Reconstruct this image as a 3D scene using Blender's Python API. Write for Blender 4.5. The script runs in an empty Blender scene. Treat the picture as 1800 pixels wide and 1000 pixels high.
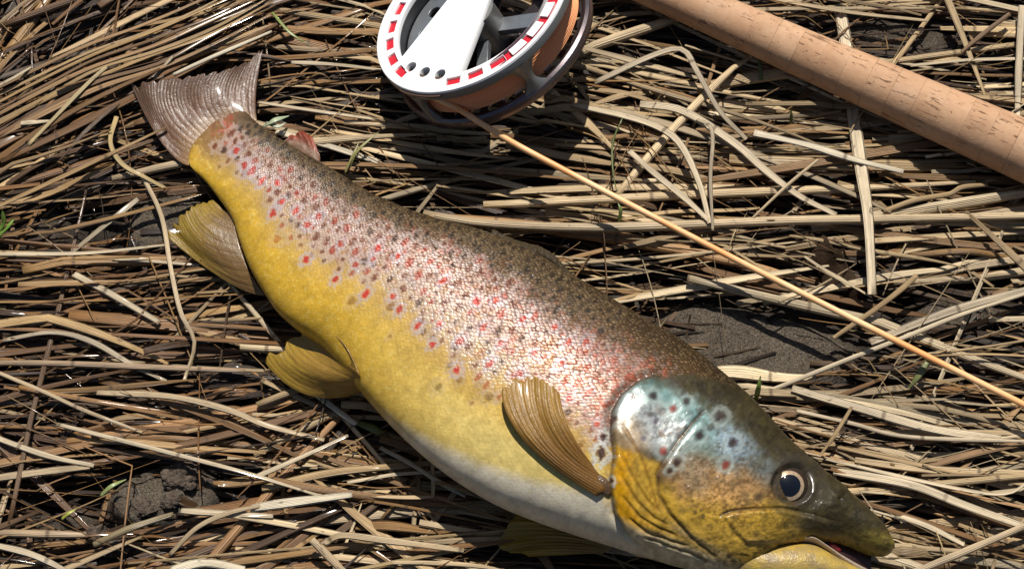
import bpy, bmesh, math, random
import numpy as np
from mathutils import Vector, Matrix

# ------------------------------------------------------------------ camera, sky, sun, exposure
S = bpy.context.scene
COL = S.collection
TH = math.radians(25.0)            # camera tilt away from straight down
DIST, WIDE = 0.80, 0.49            # metres to the frame's centre, metres across the frame there
cam_d = bpy.data.cameras.new('camera')
cam = bpy.data.objects.new('camera', cam_d); COL.objects.link(cam)
cam.location = (0, -DIST*math.sin(TH), DIST*math.cos(TH))
cam.rotation_euler = (TH, 0, 0)
cam_d.sensor_width = 36.0
cam_d.lens = 36.0*DIST/WIDE
cam_d.clip_start = 0.02; cam_d.clip_end = 200.0
S.camera = cam

SUN_EL, SUN_AZ = math.radians(62), math.radians(1)     # azimuth clockwise from +Y
sun_d = bpy.data.lights.new('sun', 'SUN'); sun_d.energy = 5.0; sun_d.angle = math.radians(0.53)
sun_d.color = (1.0, 0.955, 0.89)
sun = bpy.data.objects.new('sun', sun_d); COL.objects.link(sun)
to_sun = Vector((math.cos(SUN_EL)*math.sin(SUN_AZ), math.cos(SUN_EL)*math.cos(SUN_AZ), math.sin(SUN_EL)))
sun.rotation_euler = to_sun.to_track_quat('Z', 'Y').to_euler()
sun.location = to_sun*3
W = bpy.data.worlds.new('World'); S.world = W; W.use_nodes = True
wn = W.node_tree.nodes; wl = W.node_tree.links
sky = wn.new('ShaderNodeTexSky'); sky.sky_type = 'NISHITA'; sky.sun_disc = False
sky.sun_elevation = SUN_EL; sky.sun_rotation = SUN_AZ
bg = wn.get('Background') or wn.new('ShaderNodeBackground')
bg.inputs['Strength'].default_value = 0.05
wl.new(sky.outputs[0], bg.inputs['Color'])
S.view_settings.view_transform = 'Standard'
S.view_settings.look = 'None'
S.view_settings.exposure = 0.10
S.view_settings.gamma = 1.0
S.view_settings.use_curve_mapping = False

random.seed(7); RNG = np.random.default_rng(11)

# ------------------------------------------------------------------ pixel <-> place
R_ = np.array([1.0, 0, 0]); U_ = np.array([0, math.cos(TH), math.sin(TH)]); B_ = np.array([0, -math.sin(TH), math.cos(TH)])
EYE = np.array(cam.location)
K = WIDE/DIST/1800.0
def ray(px, py):
    px = np.asarray(px, float); py = np.asarray(py, float)
    return (px-900)[..., None]*K*R_ - (py-500)[..., None]*K*U_ - B_
def at(px, py, z=0.0):
    d = ray(px, py); z = np.asarray(z, float)
    t = (z-EYE[2])/d[..., 2]
    return EYE + d*t[..., None]
def proj(P):
    Q = np.asarray(P, float)-EYE
    dep = -(Q@B_)
    return 900+(Q@R_)/dep/K, 500-(Q@U_)/dep/K

# ------------------------------------------------------------------ small maths
def sstep(a, b, x):
    t = np.clip((x-a)/(b-a), 0, 1); return t*t*(3-2*t)
def vnoise(x, y, seed=0):
    x = np.asarray(x, float); y = np.asarray(y, float)
    xi = np.floor(x).astype(np.int64); yi = np.floor(y).astype(np.int64)
    fx = x-xi; fy = y-yi; fx = fx*fx*(3-2*fx); fy = fy*fy*(3-2*fy)
    def h(a, b):
        n = (a*374761393 + b*668265263 + seed*974634777) & 0x7fffffff
        n = ((n ^ (n >> 13))*1274126177) & 0x7fffffff
        return ((n ^ (n >> 16)) & 0xffff)/65535.0
    return (h(xi, yi)*(1-fx)+h(xi+1, yi)*fx)*(1-fy)+(h(xi, yi+1)*(1-fx)+h(xi+1, yi+1)*fx)*fy
def fbm(x, y, seed=0, oct=4):
    s = 0; a = .5; t = 0
    for i in range(oct):
        s = s+a*vnoise(x*2**i, y*2**i, seed+i*17); t += a; a *= .5
    return s/t
def seg_dist(px, py, poly):
    """distance to a polyline and the side (+: to the right of its direction on the picture, y down)"""
    best = np.full(px.shape, 1e9); side = np.ones(px.shape); tt = np.zeros(px.shape)
    n = len(poly)-1
    for i in range(n):
        ax, ay = poly[i]; bx, by = poly[i+1]
        dx, dy = bx-ax, by-ay; L2 = dx*dx+dy*dy
        t = np.clip(((px-ax)*dx+(py-ay)*dy)/L2, 0, 1)
        ex = px-ax-t*dx; ey = py-ay-t*dy
        d = np.hypot(ex, ey); m = d < best
        best = np.where(m, d, best); side = np.where(m, np.sign(dx*ey-dy*ex+1e-9), side); tt = np.where(m, (i+t)/n, tt)
    return best, side, tt
def in_poly(px, py, poly):
    px = np.asarray(px, float); py = np.asarray(py, float)
    r = np.zeros(px.shape, bool); n = len(poly)
    for i in range(n):
        x1, y1 = poly[i]; x2, y2 = poly[(i+1) % n]
        if y1 == y2: continue
        c = ((y1 > py) != (y2 > py)) & (px < (x2-x1)*(py-y1)/(y2-y1)+x1)
        r ^= c
    return r
def smooth_curve(pts, n):
    """Catmull-Rom through pts, n samples evenly by length"""
    P = np.asarray(pts, float)
    if len(P) == 2: return P[0]+(P[1]-P[0])*np.linspace(0, 1, n)[:, None]
    P = np.vstack([2*P[0]-P[1], P, 2*P[-1]-P[-2]])
    out = []
    for i in range(1, len(P)-2):
        t = np.linspace(0, 1, 24, endpoint=False)[:, None]
        p0, p1, p2, p3 = P[i-1], P[i], P[i+1], P[i+2]
        out.append(.5*((2*p1)+(-p0+p2)*t+(2*p0-5*p1+4*p2-p3)*t**2+(-p0+3*p1-3*p2+p3)*t**3))
    out = np.vstack(out+[P[-2][None]])
    L = np.r_[0, np.cumsum(np.linalg.norm(np.diff(out, axis=0), axis=1))]
    q = np.linspace(0, L[-1], n)
    return np.stack([np.interp(q, L, out[:, k]) for k in range(out.shape[1])], 1)

# ------------------------------------------------------------------ mesh helpers
def mesh_from(name, V, F, smooth=True):
    V = np.asarray(V, np.float32); me = bpy.data.meshes.new(name)
    if isinstance(F, np.ndarray):
        k = F.shape[1]
        me.vertices.add(len(V)); me.vertices.foreach_set('co', V.ravel())
        me.loops.add(F.size); me.loops.foreach_set('vertex_index', F.astype(np.int32).ravel())
        me.polygons.add(len(F)); me.polygons.foreach_set('loop_start', np.arange(0, F.size, k, dtype=np.int32))
        me.update(calc_edges=True)
    else:
        me.from_pydata(V.tolist(), [], F)
    if smooth: me.polygons.foreach_set('use_smooth', np.ones(len(me.polygons), bool))
    me.update(); return me
def attr(me, name, kind, data):
    a = me.attributes.new(name, kind, 'POINT')
    key = {'FLOAT': 'value', 'FLOAT_VECTOR': 'vector', 'FLOAT_COLOR': 'color'}[kind]
    a.data.foreach_set(key, np.asarray(data, np.float32).ravel())
def link(name, me, m=None, parent=None, loc=None):
    o = bpy.data.objects.new(name, me); COL.objects.link(o)
    if m and me is not None:
        me.materials.clear(); me.materials.append(m)
    if parent: o.parent = parent
    if loc is not None: o.location = loc
    return o
def tag(o, label, cat, group=None, kind=None):
    if label: o['label'] = label
    if cat: o['category'] = cat
    if group: o['group'] = group
    if kind: o['kind'] = kind
    return o
def grid_faces(n, m, wrap=False):
    i, j = np.meshgrid(np.arange(n-1), np.arange(m if wrap else m-1), indexing='ij')
    j2 = (j+1) % m
    return np.stack([i*m+j, (i+1)*m+j, (i+1)*m+j2, i*m+j2], -1).reshape(-1, 4)

# ------------------------------------------------------------------ material helper
class NT:
    def __init__(s, name):
        s.m = bpy.data.materials.new(name); s.m.use_nodes = True
        s.n = s.m.node_tree.nodes; s.l = s.m.node_tree.links
        s.p = s.n['Principled BSDF']
    def node(s, t, **kw):
        x = s.n.new(t)
        for k, v in kw.items(): setattr(x, k, v)
        return x
    def put(s, sock, v):
        if hasattr(v, 'is_linked') or isinstance(v, bpy.types.NodeSocket): s.l.new(v, sock)
        else: sock.default_value = v
    def a(s, name, out='Fac'):
        x = s.node('ShaderNodeAttribute', attribute_name=name); return x.outputs[out]
    def math(s, op, a, b=0.0, clamp=False):
        x = s.node('ShaderNodeMath', operation=op, use_clamp=clamp); s.put(x.inputs[0], a); s.put(x.inputs[1], b); return x.outputs[0]
    def mapr(s, v, a, b, c=0.0, d=1.0):
        x = s.node('ShaderNodeMapRange'); s.put(x.inputs[0], v)
        for i, q in enumerate((a, b, c, d)): s.put(x.inputs[1+i], q)
        return x.outputs[0]
    def mix(s, f, a, b, mode='MIX'):
        x = s.node('ShaderNodeMix', data_type='RGBA', blend_type=mode); s.put(x.inputs[0], f); s.put(x.inputs[6], a); s.put(x.inputs[7], b); return x.outputs[2]
    def noise(s, vec, scale, detail=3.0, rough=.55, out=0, dist=0.0):
        x = s.node('ShaderNodeTexNoise'); 
        if vec is not None: s.put(x.inputs['Vector'], vec)
        x.inputs['Scale'].default_value = scale; x.inputs['Detail'].default_value = detail; x.inputs['Roughness'].default_value = rough; x.inputs['Distortion'].default_value = dist
        return x.outputs[out]
    def voro(s, vec, scale, rnd=1.0, dims='3D', out='Distance', feature='F1'):
        x = s.node('ShaderNodeTexVoronoi', voronoi_dimensions=dims, feature=feature)
        if vec is not None: s.put(x.inputs['Vector'], vec)
        x.inputs['Scale'].default_value = scale; x.inputs['Randomness'].default_value = rnd
        return x.outputs[out]
    def vmul(s, v, k):
        x = s.node('ShaderNodeVectorMath', operation='MULTIPLY'); s.put(x.inputs[0], v); x.inputs[1].default_value = k; return x.outputs[0]
    def bump(s, h, strength, dist=0.001, normal=None):
        x = s.node('ShaderNodeBump'); s.put(x.inputs['Height'], h); s.put(x.inputs['Strength'], strength); x.inputs['Distance'].default_value = dist
        if normal is not None: s.l.new(normal, x.inputs['Normal'])
        return x.outputs[0]
    def set(s, **kw):
        names = dict(base='Base Color', rough='Roughness', metal='Metallic', normal='Normal', coat='Coat Weight', coatr='Coat Roughness',
                     spec='Specular IOR Level', trans='Transmission Weight', sss='Subsurface Weight', sssr='Subsurface Radius', ssss='Subsurface Scale', coatn='Coat Normal', ior='IOR', sheen='Sheen Weight', aniso='Anisotropic')
        for k, v in kw.items(): s.put(s.p.inputs[names[k]], v)
        return s.m
def rgba(c): return (c[0], c[1], c[2], 1.0)

# ------------------------------------------------------------------ outline of the fish on the picture (its place is worked out below)
ST = [ # back x,y   belly x,y   half thickness mm
 ((392,176),(344,222),.35), ((424,190),(335,260),1.5), ((452,216),(333,290),3.4), ((485,240),(360,318),6.2), ((520,262),(385,350),8.6), ((565,288),(408,385),10.6), ((605,312),(421,425),12.6),
 ((650,340),(438,470),14.6), ((700,364),(462,512),16.6), ((750,383),(487,548),18.4), ((800,397),(520,577),20.2), ((850,411),(562,605),21.8), ((900,430),(600,647),23.2),
 ((950,454),(640,697),24.4), ((1000,484),(690,752),25.6), ((1050,512),(745,803),26.6), ((1100,543),(805,848),27.6), ((1150,573),(870,886),28.4), ((1200,602),(935,913),28.8),
 ((1240,632),(1000,936),28.8), ((1275,660),(1065,957),28.2), ((1310,690),(1130,978),27.2), ((1345,725),(1195,997),25.8), ((1380,764),(1255,1012),24.0), ((1415,800),(1310,1012),21.8),
 ((1450,830),(1360,984),19.4), ((1485,857),(1410,956),16.8), ((1515,884),(1450,955),14.6), ((1540,909),(1488,961),12.8), ((1556,927),(1514,970),11.0), ((1566,941),(1537,976),8.6), ((1571,952),(1554,977),6.0), ((1573,961),(1565,972),2.0)]
FISH_POLY = [s[0] for s in ST]+[s[1] for s in ST[::-1]]

exec_order = None
# ================================================================== GROUND
PATCH = [ # bare wet mud: x, y, half-width, half-height, turn deg, how much
 (1330,600,200,75,14,1.0), (300,385,95,62,-18,1.0), (425,655,75,42,-20,.9), (285,865,115,62,-10,1.0), (1600,60,150,40,8,.7), (1700,540,110,48,-14,.8), (110,930,120,50,0,.5), (60,400,70,60,0,.6), (95,60,60,50,0,.5), (1010,470,120,30,20,.5)]
def patch(px, py):
    r = np.zeros(np.shape(px))
    for x, y, a, b, t, w in PATCH:
        c, s = math.cos(math.radians(t)), math.sin(math.radians(t))
        u = ((px-x)*c+(py-y)*s)/a; v = (-(px-x)*s+(py-y)*c)/b
        r = np.maximum(r, w*(1-sstep(.72, 1.12, np.hypot(u, v))))
    return r
def ground_z(x, y):
    P = np.stack([x, y, np.zeros_like(x)], -1); px, py = proj(P)
    b = patch(px, py)
    n = fbm(x*28, y*28, 3, 4)-.5; f = fbm(x*160, y*160, 9, 4)-.5; g = fbm(x*600, y*600, 5, 3)-.5
    lump = sstep(.50, .72, fbm(x*75, y*75, 21, 3))*(1-sstep(60, 150, np.hypot(px-285, (py-865)*1.6)))
    return -0.017+0.009*n+0.0035*f*(1-.75*b)+0.0011*g+b*0.0135+0.007*lump
def make_ground():
    gx = np.linspace(-.44, .44, 620); gy = np.linspace(-.30, .34, 450)
    far = np.array([40, 12, 5, 2.4, 1.3, .8, .58]);
    gx = np.r_[-far, gx, far[::-1]]; gy = np.r_[-far, gy, far[::-1]]
    X, Y = np.meshgrid(gx, gy, indexing='ij')
    Z = ground_z(X.ravel(), Y.ravel()).reshape(X.shape)
    V = np.stack([X, Y, Z], -1).reshape(-1, 3)
    me = mesh_from('mud_ground', V, grid_faces(len(gx), len(gy))[:, ::-1] if False else grid_faces(len(gx), len(gy)))
    px, py = proj(V)
    attr(me, 'sandy', 'FLOAT', patch(px, py))
    t = NT('wet_mud')
    geo = t.node('ShaderNodeNewGeometry').outputs['Position']
    n1 = t.noise(geo, 90, 5, .6); n2 = t.noise(geo, 900, 4, .7); n3 = t.noise(geo, 2600, 2, .6)
    sand = t.a('sandy')
    c = t.mix(t.mapr(n1, .35, .65), rgba((.020, .014, .010)), rgba((.055, .042, .030)))
    c2 = t.mix(t.mapr(n2, .35, .65), rgba((.035, .025, .017)), rgba((.20, .155, .105)))
    c2 = t.mix(t.mapr(n3, .60, .68), c2, rgba((.48, .43, .36)))
    base = t.mix(t.math('MULTIPLY', sand, t.mapr(n1, .3, .62, .7, 1.0)), c, c2)
    h = t.math('ADD', t.math('MULTIPLY', n2, 1.0), t.math('MULTIPLY', n3, .5))
    m = t.set(base=base, rough=t.mapr(n1, .3, .7, .22, .55), spec=.5, normal=t.bump(h, 1.0, .0018))
    tag(link('mud_ground', me, m), None, None, kind='structure')
make_ground()

# ================================================================== STRAW
ANG = [ # flow of the straw over the picture: x, y, degrees (down to the right is positive), spread
 (60,40,-62,22),(200,110,-27,12),(330,60,-32,11),(120,200,-36,13),(450,30,-28,14),(560,140,4,16),(120,320,-26,22),(260,290,-5,10),(120,470,-4,8),(300,480,-6,9),(120,560,-8,9),(300,600,-3,8),
 (120,690,8,12),(330,720,4,12),(150,800,10,12),(60,880,-6,14),(300,950,-14,22),(480,820,-8,14),(520,900,-3,12),(700,860,4,10),(700,960,5,9),(900,960,6,9),(600,250,6,14),(820,300,8,12),(900,360,4,9),
 (1060,130,12,18),(1150,220,10,18),(1250,330,6,18),(1120,60,12,16),(1400,240,8,14),(1500,330,-2,14),(1650,380,-2,9),(1400,440,3,12),(1700,60,6,20),(1750,150,0,9),(1500,100,4,14),(1650,470,-6,13),(1700,590,-9,14),
 (1500,640,-4,14),(1700,680,6,12),(1450,720,9,10),(1650,780,12,9),(1500,840,13,9),(1700,900,16,11),(1620,960,12,14),(1780,980,-6,16)]
AN = np.array(ANG, float)
def flow(px, py):
    w = np.exp(-((AN[:, 0]-px)**2+(AN[:, 1]-py)**2)/(2*110.0**2))+1e-9
    w /= w.sum(); return float(w@AN[:, 2]), float(w@AN[:, 3])

PALE = [(.62,.46,.27),(.57,.41,.22),(.68,.54,.35),(.52,.36,.19),(.47,.33,.18),(.60,.46,.29)]
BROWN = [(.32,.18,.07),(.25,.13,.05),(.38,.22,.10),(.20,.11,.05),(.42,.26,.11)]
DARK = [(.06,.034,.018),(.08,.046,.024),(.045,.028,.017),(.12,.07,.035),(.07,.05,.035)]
def straw_mat(name, wet):
    t = NT(name)
    co = t.a('blade', 'Vector'); col = t.a('tint', 'Color')
    sep = t.node('ShaderNodeSeparateXYZ'); t.l.new(co, sep.inputs[0])
    st = t.noise(t.vmul(co, (11, 14, 60)), 1.0, 3, .6)                # long veins
    mt = t.noise(t.vmul(co, (2.2, 70, 60)), 1.0, 4, .65)              # blotches along the blade
    dk = t.noise(t.vmul(co, (3.0, 190, 90)), 1.0, 2, .5)
    k = t.math('MULTIPLY', t.mapr(st, .3, .7, .62, 1.16), t.mapr(mt, .3, .7, .74, 1.12))
    c = t.mix(1.0, col, t.comb(k), 'MULTIPLY') if hasattr(t, 'comb') else None
    x = t.node('ShaderNodeCombineColor'); 
    for i in range(3): t.l.new(k, x.inputs[i])
    c = t.mix(1.0, col, x.outputs[0], 'MULTIPLY')
    c = t.mix(t.mapr(dk, .66, .74, 0, .7), c, rgba((.06, .035, .02)))
    fr = t.math('FRACT', t.math('ADD', t.math('MULTIPLY', sep.outputs[1], 17.0), t.math('MULTIPLY', sep.outputs[2], 7.0)))
    c = t.mix(t.math('MULTIPLY', t.math('MULTIPLY', t.mapr(t.math('ABSOLUTE', t.math('SUBTRACT', fr, .5)), .022, .008), t.mapr(sep.outputs[2], .45, .55)), .65), c, rgba((.07, .04, .02)))
    wv = t.math('SINE', t.math('MULTIPLY', sep.outputs[0], 44.0))
    h = t.math('ADD', t.math('MULTIPLY', wv, .35), t.math('MULTIPLY', st, 1.2))
    wetn = t.noise(t.vmul(co, (1.0, 30, 60)), 1.0, 2, .5)
    return t.set(base=c, rough=t.mapr(wetn, .35, .65, .30 if wet else .42, .62), spec=.42, normal=t.bump(h, .55, .0005), coat=(t.mapr(wetn, .5, .66, 0, .8) if wet else 0.0), coatr=.12)
M_DRY = straw_mat('dry_straw_fibre', False); M_WET = straw_mat('damp_straw_fibre', True)

def blade_geo(C, w, kind, seed, twist=0.0, taper=(.75, .35), dent=None):
    """closed thin body along the centreline C (n x 3, metres), full width w; returns verts, quads, blade-coordinates"""
    n = len(C); rs = np.random.default_rng(seed)
    T = np.gradient(C, axis=0); T /= np.linalg.norm(T, axis=1)[:, None]+1e-12
    up = np.array([0, 0, 1.0]); Sd = np.cross(T, up); Sd /= np.linalg.norm(Sd, axis=1)[:, None]+1e-9
    Nn = np.cross(Sd, T)
    t = np.linspace(0, 1, n)
    prof = np.minimum(1, taper[0]+(1-taper[0])*t/.18)*np.where(t > .55, 1-(1-taper[1])*((t-.55)/.45)**1.4, 1)
    prof = prof*(1+.10*(np.interp(t, np.linspace(0, 1, 7), rs.random(7))-.5)*2)
    if kind == 'stem':
        a = np.arange(7)*2*np.pi/7
        sec = np.stack([np.cos(a)*.5, np.sin(a)*.42], 1); across = (np.abs(np.arange(7)-3.5))/3.5
        if dent is not None: prof = prof*(1+dent)
    elif kind == 'fold':
        sec = np.array([[-.5, .05], [-.26, .14], [0, .0], [.26, .14], [.5, .05], [.2, -.06], [-.2, -.06]]); across = np.array([0, .25, .5, .75, 1, .7, .3])
    else:
        sec = np.array([[-.5, -.02], [-.25, .035], [0, .05], [.25, .035], [.5, -.02], [.2, -.05], [-.2, -.05]]); across = np.array([0, .25, .5, .75, 1, .7, .3])
    if kind != 'stem':
        roll = twist+.5*(np.interp(t, np.linspace(0, 1, 5), rs.random(5))-.5)
    else: roll = np.zeros(n)
    k = len(sec)
    cr, sr = np.cos(roll), np.sin(roll)
    X = (sec[:, 0][None]*cr[:, None]-sec[:, 1][None]*sr[:, None])*w*prof[:, None]
    Y = (sec[:, 0][None]*sr[:, None]+sec[:, 1][None]*cr[:, None])*w*prof[:, None]
    V = C[:, None]+Sd[:, None]*X[..., None]+Nn[:, None]*Y[..., None]
    F = grid_faces(n, k, True)
    L = np.r_[0, np.cumsum(np.linalg.norm(np.diff(C, axis=0), axis=1))]
    co = np.stack([np.broadcast_to(across, (n, k)), np.broadcast_to(L[:, None], (n, k)), np.full((n, k), rs.random())], -1)
    V = V.reshape(-1, 3)
    # end caps as quads/tris folded into quads
    caps = []
    for b in (0, (n-1)*k):
        for j in range(1, k-1, 2):
            caps.append([b, b+j, b+j+1, b+min(j+2, k-1)])
    F = np.vstack([F, np.array(caps)])
    return V, F, co.reshape(-1, 3)
def blade_tint(n_verts, c, seed):
    rs = np.random.default_rng(seed); k = n_verts//7
    tip = np.interp(np.linspace(0, 1, k), np.linspace(0, 1, 5), .82+.36*rs.random(5))
    A = np.ones((k, 7, 4), np.float32); A[..., :3] = np.array(c)[None, None]*tip[:, None, None]
    return A.reshape(-1, 4)
def blade_object(name, C, w, kind, c, seed, m, **kw):
    """one stalk as its own object; its origin lies at its middle"""
    V, F, co = blade_geo(C, w, kind, seed, **kw)
    o0 = C[len(C)//2]
    me = mesh_from(name, V-o0, F); attr(me, 'blade', 'FLOAT_VECTOR', co); attr(me, 'tint', 'FLOAT_COLOR', blade_tint(len(V), c, seed))
    return link(name, me, m, loc=o0)

def depress(px, py):
    """1 where something heavy presses the straw down"""
    d = np.where(in_poly(px, py, FISH_POLY), 1.0, 0.0)
    return d
def settle(P):
    px, py = proj(P)
    ins = in_poly(px, py, FISH_POLY)
    reel = np.hypot(px-845, py-60) < 185
    P[:, 2] = np.where(ins, np.minimum(P[:, 2], .002), P[:, 2])
    P[:, 2] = np.where(reel, np.minimum(P[:, 2], .000), P[:, 2])
    # rod lies along a line on the picture
    dr, sd, tt = seg_dist(px, py, [(1040, -60), (1190, 0), (1800, 262), (2050, 370)])
    P[:, 2] = np.where(dr < 60, np.minimum(P[:, 2], .0045), P[:, 2])
    return P

def wet_zone(px, py): return px < 480 or (px < 620 and py < 250) or (px < 560 and py > 600)
EDGE = np.array([[-340, 2140], [-260, 1270]])
def random_blades(n, zr, pal, wr, lr, seed, patchmax, cross=.10):
    rs = np.random.default_rng(seed); out = []
    tries = 0
    while len(out) < n and tries < n*9:
        tries += 1
        px = rs.uniform(*EDGE[0]); py = rs.uniform(*EDGE[1])
        a, sp = flow(px, py)
        if rs.random() < cross: sp *= 3.0
        else: sp *= .72
        ang = math.radians(a+rs.normal()*sp)
        L = rs.uniform(*lr)*(1.0 if rs.random() > .25 else .5); z0 = rs.uniform(*zr)
        w = rs.uniform(*wr)*(1 if rs.random() > .12 else 1.45)
        p = at(px, py, z0); cs, sn = math.cos(ang), -math.sin(ang)
        m = 15; t = np.linspace(-.5, .5, m)
        curl = rs.normal()*.22; kink = rs.random() < .13; kp = rs.uniform(-.3, .3); ka = rs.normal()*.8
        th = curl*t
        if kink: th = th+np.where(t > kp, ka, 0)
        dx = np.cos(th); dy = np.sin(th)
        X = np.cumsum(dx)*L/m; Y = np.cumsum(dy)*L/m; X -= X.mean(); Y -= Y.mean()
        q = np.stack([p[0]+X*cs-Y*sn, p[1]+X*sn+Y*cs, np.full(m, z0)], 1)
        q[:, 2] += rs.normal()*.0016*np.sin(t*math.pi*rs.uniform(1, 3)+rs.random()*6)+t*rs.normal()*.004
        qx, qy = proj(q)
        b = patch(qx, qy)
        gap = fbm(np.array(px/75.), np.array(py/32.), 140, 3)
        if zr[1] > -.003 and gap < .47-.04*(zr[1] < .003)+.03*(px < 520) and rs.random() < .88: continue
        if b.mean() > patchmax and rs.random() > .03: continue
        ins = in_poly(qx, qy, FISH_POLY)
        if ins.all(): continue
        q = settle(q)
        gz = ground_z(q[:, 0], q[:, 1])+.0008
        q[:, 2] = np.maximum(q[:, 2], gz)
        c = np.array(pal[rs.integers(len(pal))])*rs.uniform(.55, 1.12)*np.array([1.0, .97, .89])
        if wet_zone(px, py) and rs.random() < .6 and zr[1] > -.003: c = np.array(BROWN[rs.integers(5)])*rs.uniform(.7, 1.2)
        if wet_zone(px, py) and rs.random() < .22 and zr[1] > -.003: c = np.array(DARK[rs.integers(5)])*rs.uniform(.9, 1.8)
        if wet_zone(px, py): c = c*np.array([.86, .80, .72])
        if not wet_zone(px, py) and px > 1000: c = c*np.array([.98, 1.0, 1.03])
        kind = 'stem' if rs.random() < .13 else ('fold' if rs.random() < .35 else 'leaf')
        out.append((q, w, kind, c, int(rs.integers(1 << 30)), px, py, L*w, rs.normal()*.35))
    return out
deep = random_blades(1900, (-.014, -.006), DARK+DARK+DARK+BROWN[1:2], (.0014, .0046), (.06, .20), 1, .22, .16)  # deepest straw: decayed brown, painted darker still as shade in the gaps
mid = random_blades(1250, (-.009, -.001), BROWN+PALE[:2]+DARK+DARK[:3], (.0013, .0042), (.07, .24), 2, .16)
top = random_blades(950, (-.002, .0055), PALE+PALE+BROWN[:3], (.0010, .0050), (.06, .27), 3, .10)+random_blades(750, (.0, .007), PALE+BROWN+BROWN, (.0003, .0011), (.03, .14), 4, .3, .6)
TOPN = 190
inframe = [b for b in top if 20 < b[5] < 1780 and 15 < b[6] < 985 and not in_poly(b[5], b[6], FISH_POLY)]
inframe.sort(key=lambda b: -b[7]); single = inframe[:TOPN]; ids = {id(b) for b in single}
def merge(name, blades, m):
    Vs, Fs, Cs, Ts = [], [], [], []; o = 0
    for b in blades:
        V, F, co = blade_geo(b[0], b[1], b[2], b[4], twist=b[8], taper=(.45+.5*((b[4] >> 3) % 97)/97, .05+.6*((b[4] >> 7) % 89)/89))
        Vs.append(V); Fs.append(F+o); Cs.append(co); Ts.append(blade_tint(len(V), b[3], b[4])); o += len(V)
    me = mesh_from(name, np.vstack(Vs), np.vstack(Fs)); attr(me, 'blade', 'FLOAT_VECTOR', np.vstack(Cs)); attr(me, 'tint', 'FLOAT_COLOR', np.vstack(Ts))
    return link(name, me, m)
OLD = EDGE; EDGE = np.array([[-900, 2700], [-900, 1560]])          # the mat goes on beyond the frame
beyond = random_blades(2400, (-.012, -.004), DARK+BROWN, (.0016, .0048), (.08, .24), 21, .3)+random_blades(1900, (-.004, .005), PALE+BROWN, (.0014, .0048), (.08, .27), 22, .3)
beyond = [b for b in beyond if not (OLD[0][0] < b[5] < OLD[0][1] and OLD[1][0] < b[6] < OLD[1][1])]
rest = deep+mid+[b for b in top if id(b) not in ids]+beyond
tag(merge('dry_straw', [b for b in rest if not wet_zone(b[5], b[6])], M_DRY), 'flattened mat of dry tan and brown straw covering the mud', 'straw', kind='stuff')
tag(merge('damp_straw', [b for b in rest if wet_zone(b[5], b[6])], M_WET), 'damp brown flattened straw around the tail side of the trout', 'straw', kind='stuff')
ZONES = [
 (lambda x, y: x < 250 and y < 170, 'in the swept bundle beyond the tail'),
 (lambda x, y: x < 520 and y < 150, 'behind the trailing edge of the tail fin'),
 (lambda x, y: x < 420 and y < 340, 'between the tail fin and the wet mud'),
 (lambda x, y: x < 460 and y < 480, 'near the tip of the anal fin'),
 (lambda x, y: x < 260 and y < 620, 'at the edge level with the yellow fins'),
 (lambda x, y: x < 620 and y < 740, 'between the anal fin and the pelvic fin'),
 (lambda x, y: x < 230 and y >= 740, 'in the muddy corner'),
 (lambda x, y: x < 480 and y >= 740, 'beside the mud clods'),
 (lambda x, y: x < 720 and y >= 700, 'below the pelvic fin'),
 (lambda x, y: x < 1100 and y >= 700, 'below the white belly edge'),
 (lambda x, y: x < 680 and y < 450, 'between the tail root and the reel'),
 (lambda x, y: x < 1040 and y < 240, 'around the rim of the reel'),
 (lambda x, y: x < 1040 and y < 480, 'between the reel and the back of the trout'),
 (lambda x, y: x < 1300 and y < 230, 'between the reel and the cork grip'),
 (lambda x, y: x >= 1300 and y < 130, 'above the cork grip'),
 (lambda x, y: x < 1320 and y < 420, 'among the bent blades above thick reed stem'),
 (lambda x, y: y < 385, 'under the near side of the cork grip'),
 (lambda x, y: y < 520, 'between thick reed stem and fishing line'),
 (lambda x, y: y < 690, 'by the bare mud beside the fishing line'),
 (lambda x, y: x >= 1640 and y < 840, 'at the edge below the fishing line'),
 (lambda x, y: y < 840, 'behind the forehead of the trout'),
 (lambda x, y: x >= 1660, 'in the corner beyond the snout'),
 (lambda x, y: True, 'beside the snout')]
for b in single:
    q, w, kind, c, sd, px, py, _, tw = b
    o = blade_object('straw_stalk', q, w, kind, c, sd, M_WET if wet_zone(px, py) else M_DRY, twist=tw)
    ln = np.linalg.norm(np.diff(q, axis=0), axis=1).sum()
    tone = 'dark brown' if c[0] < .26 else 'brown' if c[0] < .39 else 'tan' if c[0] < .53 else 'pale'
    shape = {'stem': 'round straw stem', 'fold': 'creased straw blade', 'leaf': 'flat straw blade'}[kind]
    head = ('long ' if ln > .16 else 'short ' if ln < .09 else '')+('wide ' if w > .0038 else 'narrow ' if w < .0022 else '')+tone+' '+shape
    for f, lab in ZONES:
        if f(px, py): tag(o, head+' '+lab, 'straw', head+'s '+lab); break

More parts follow.
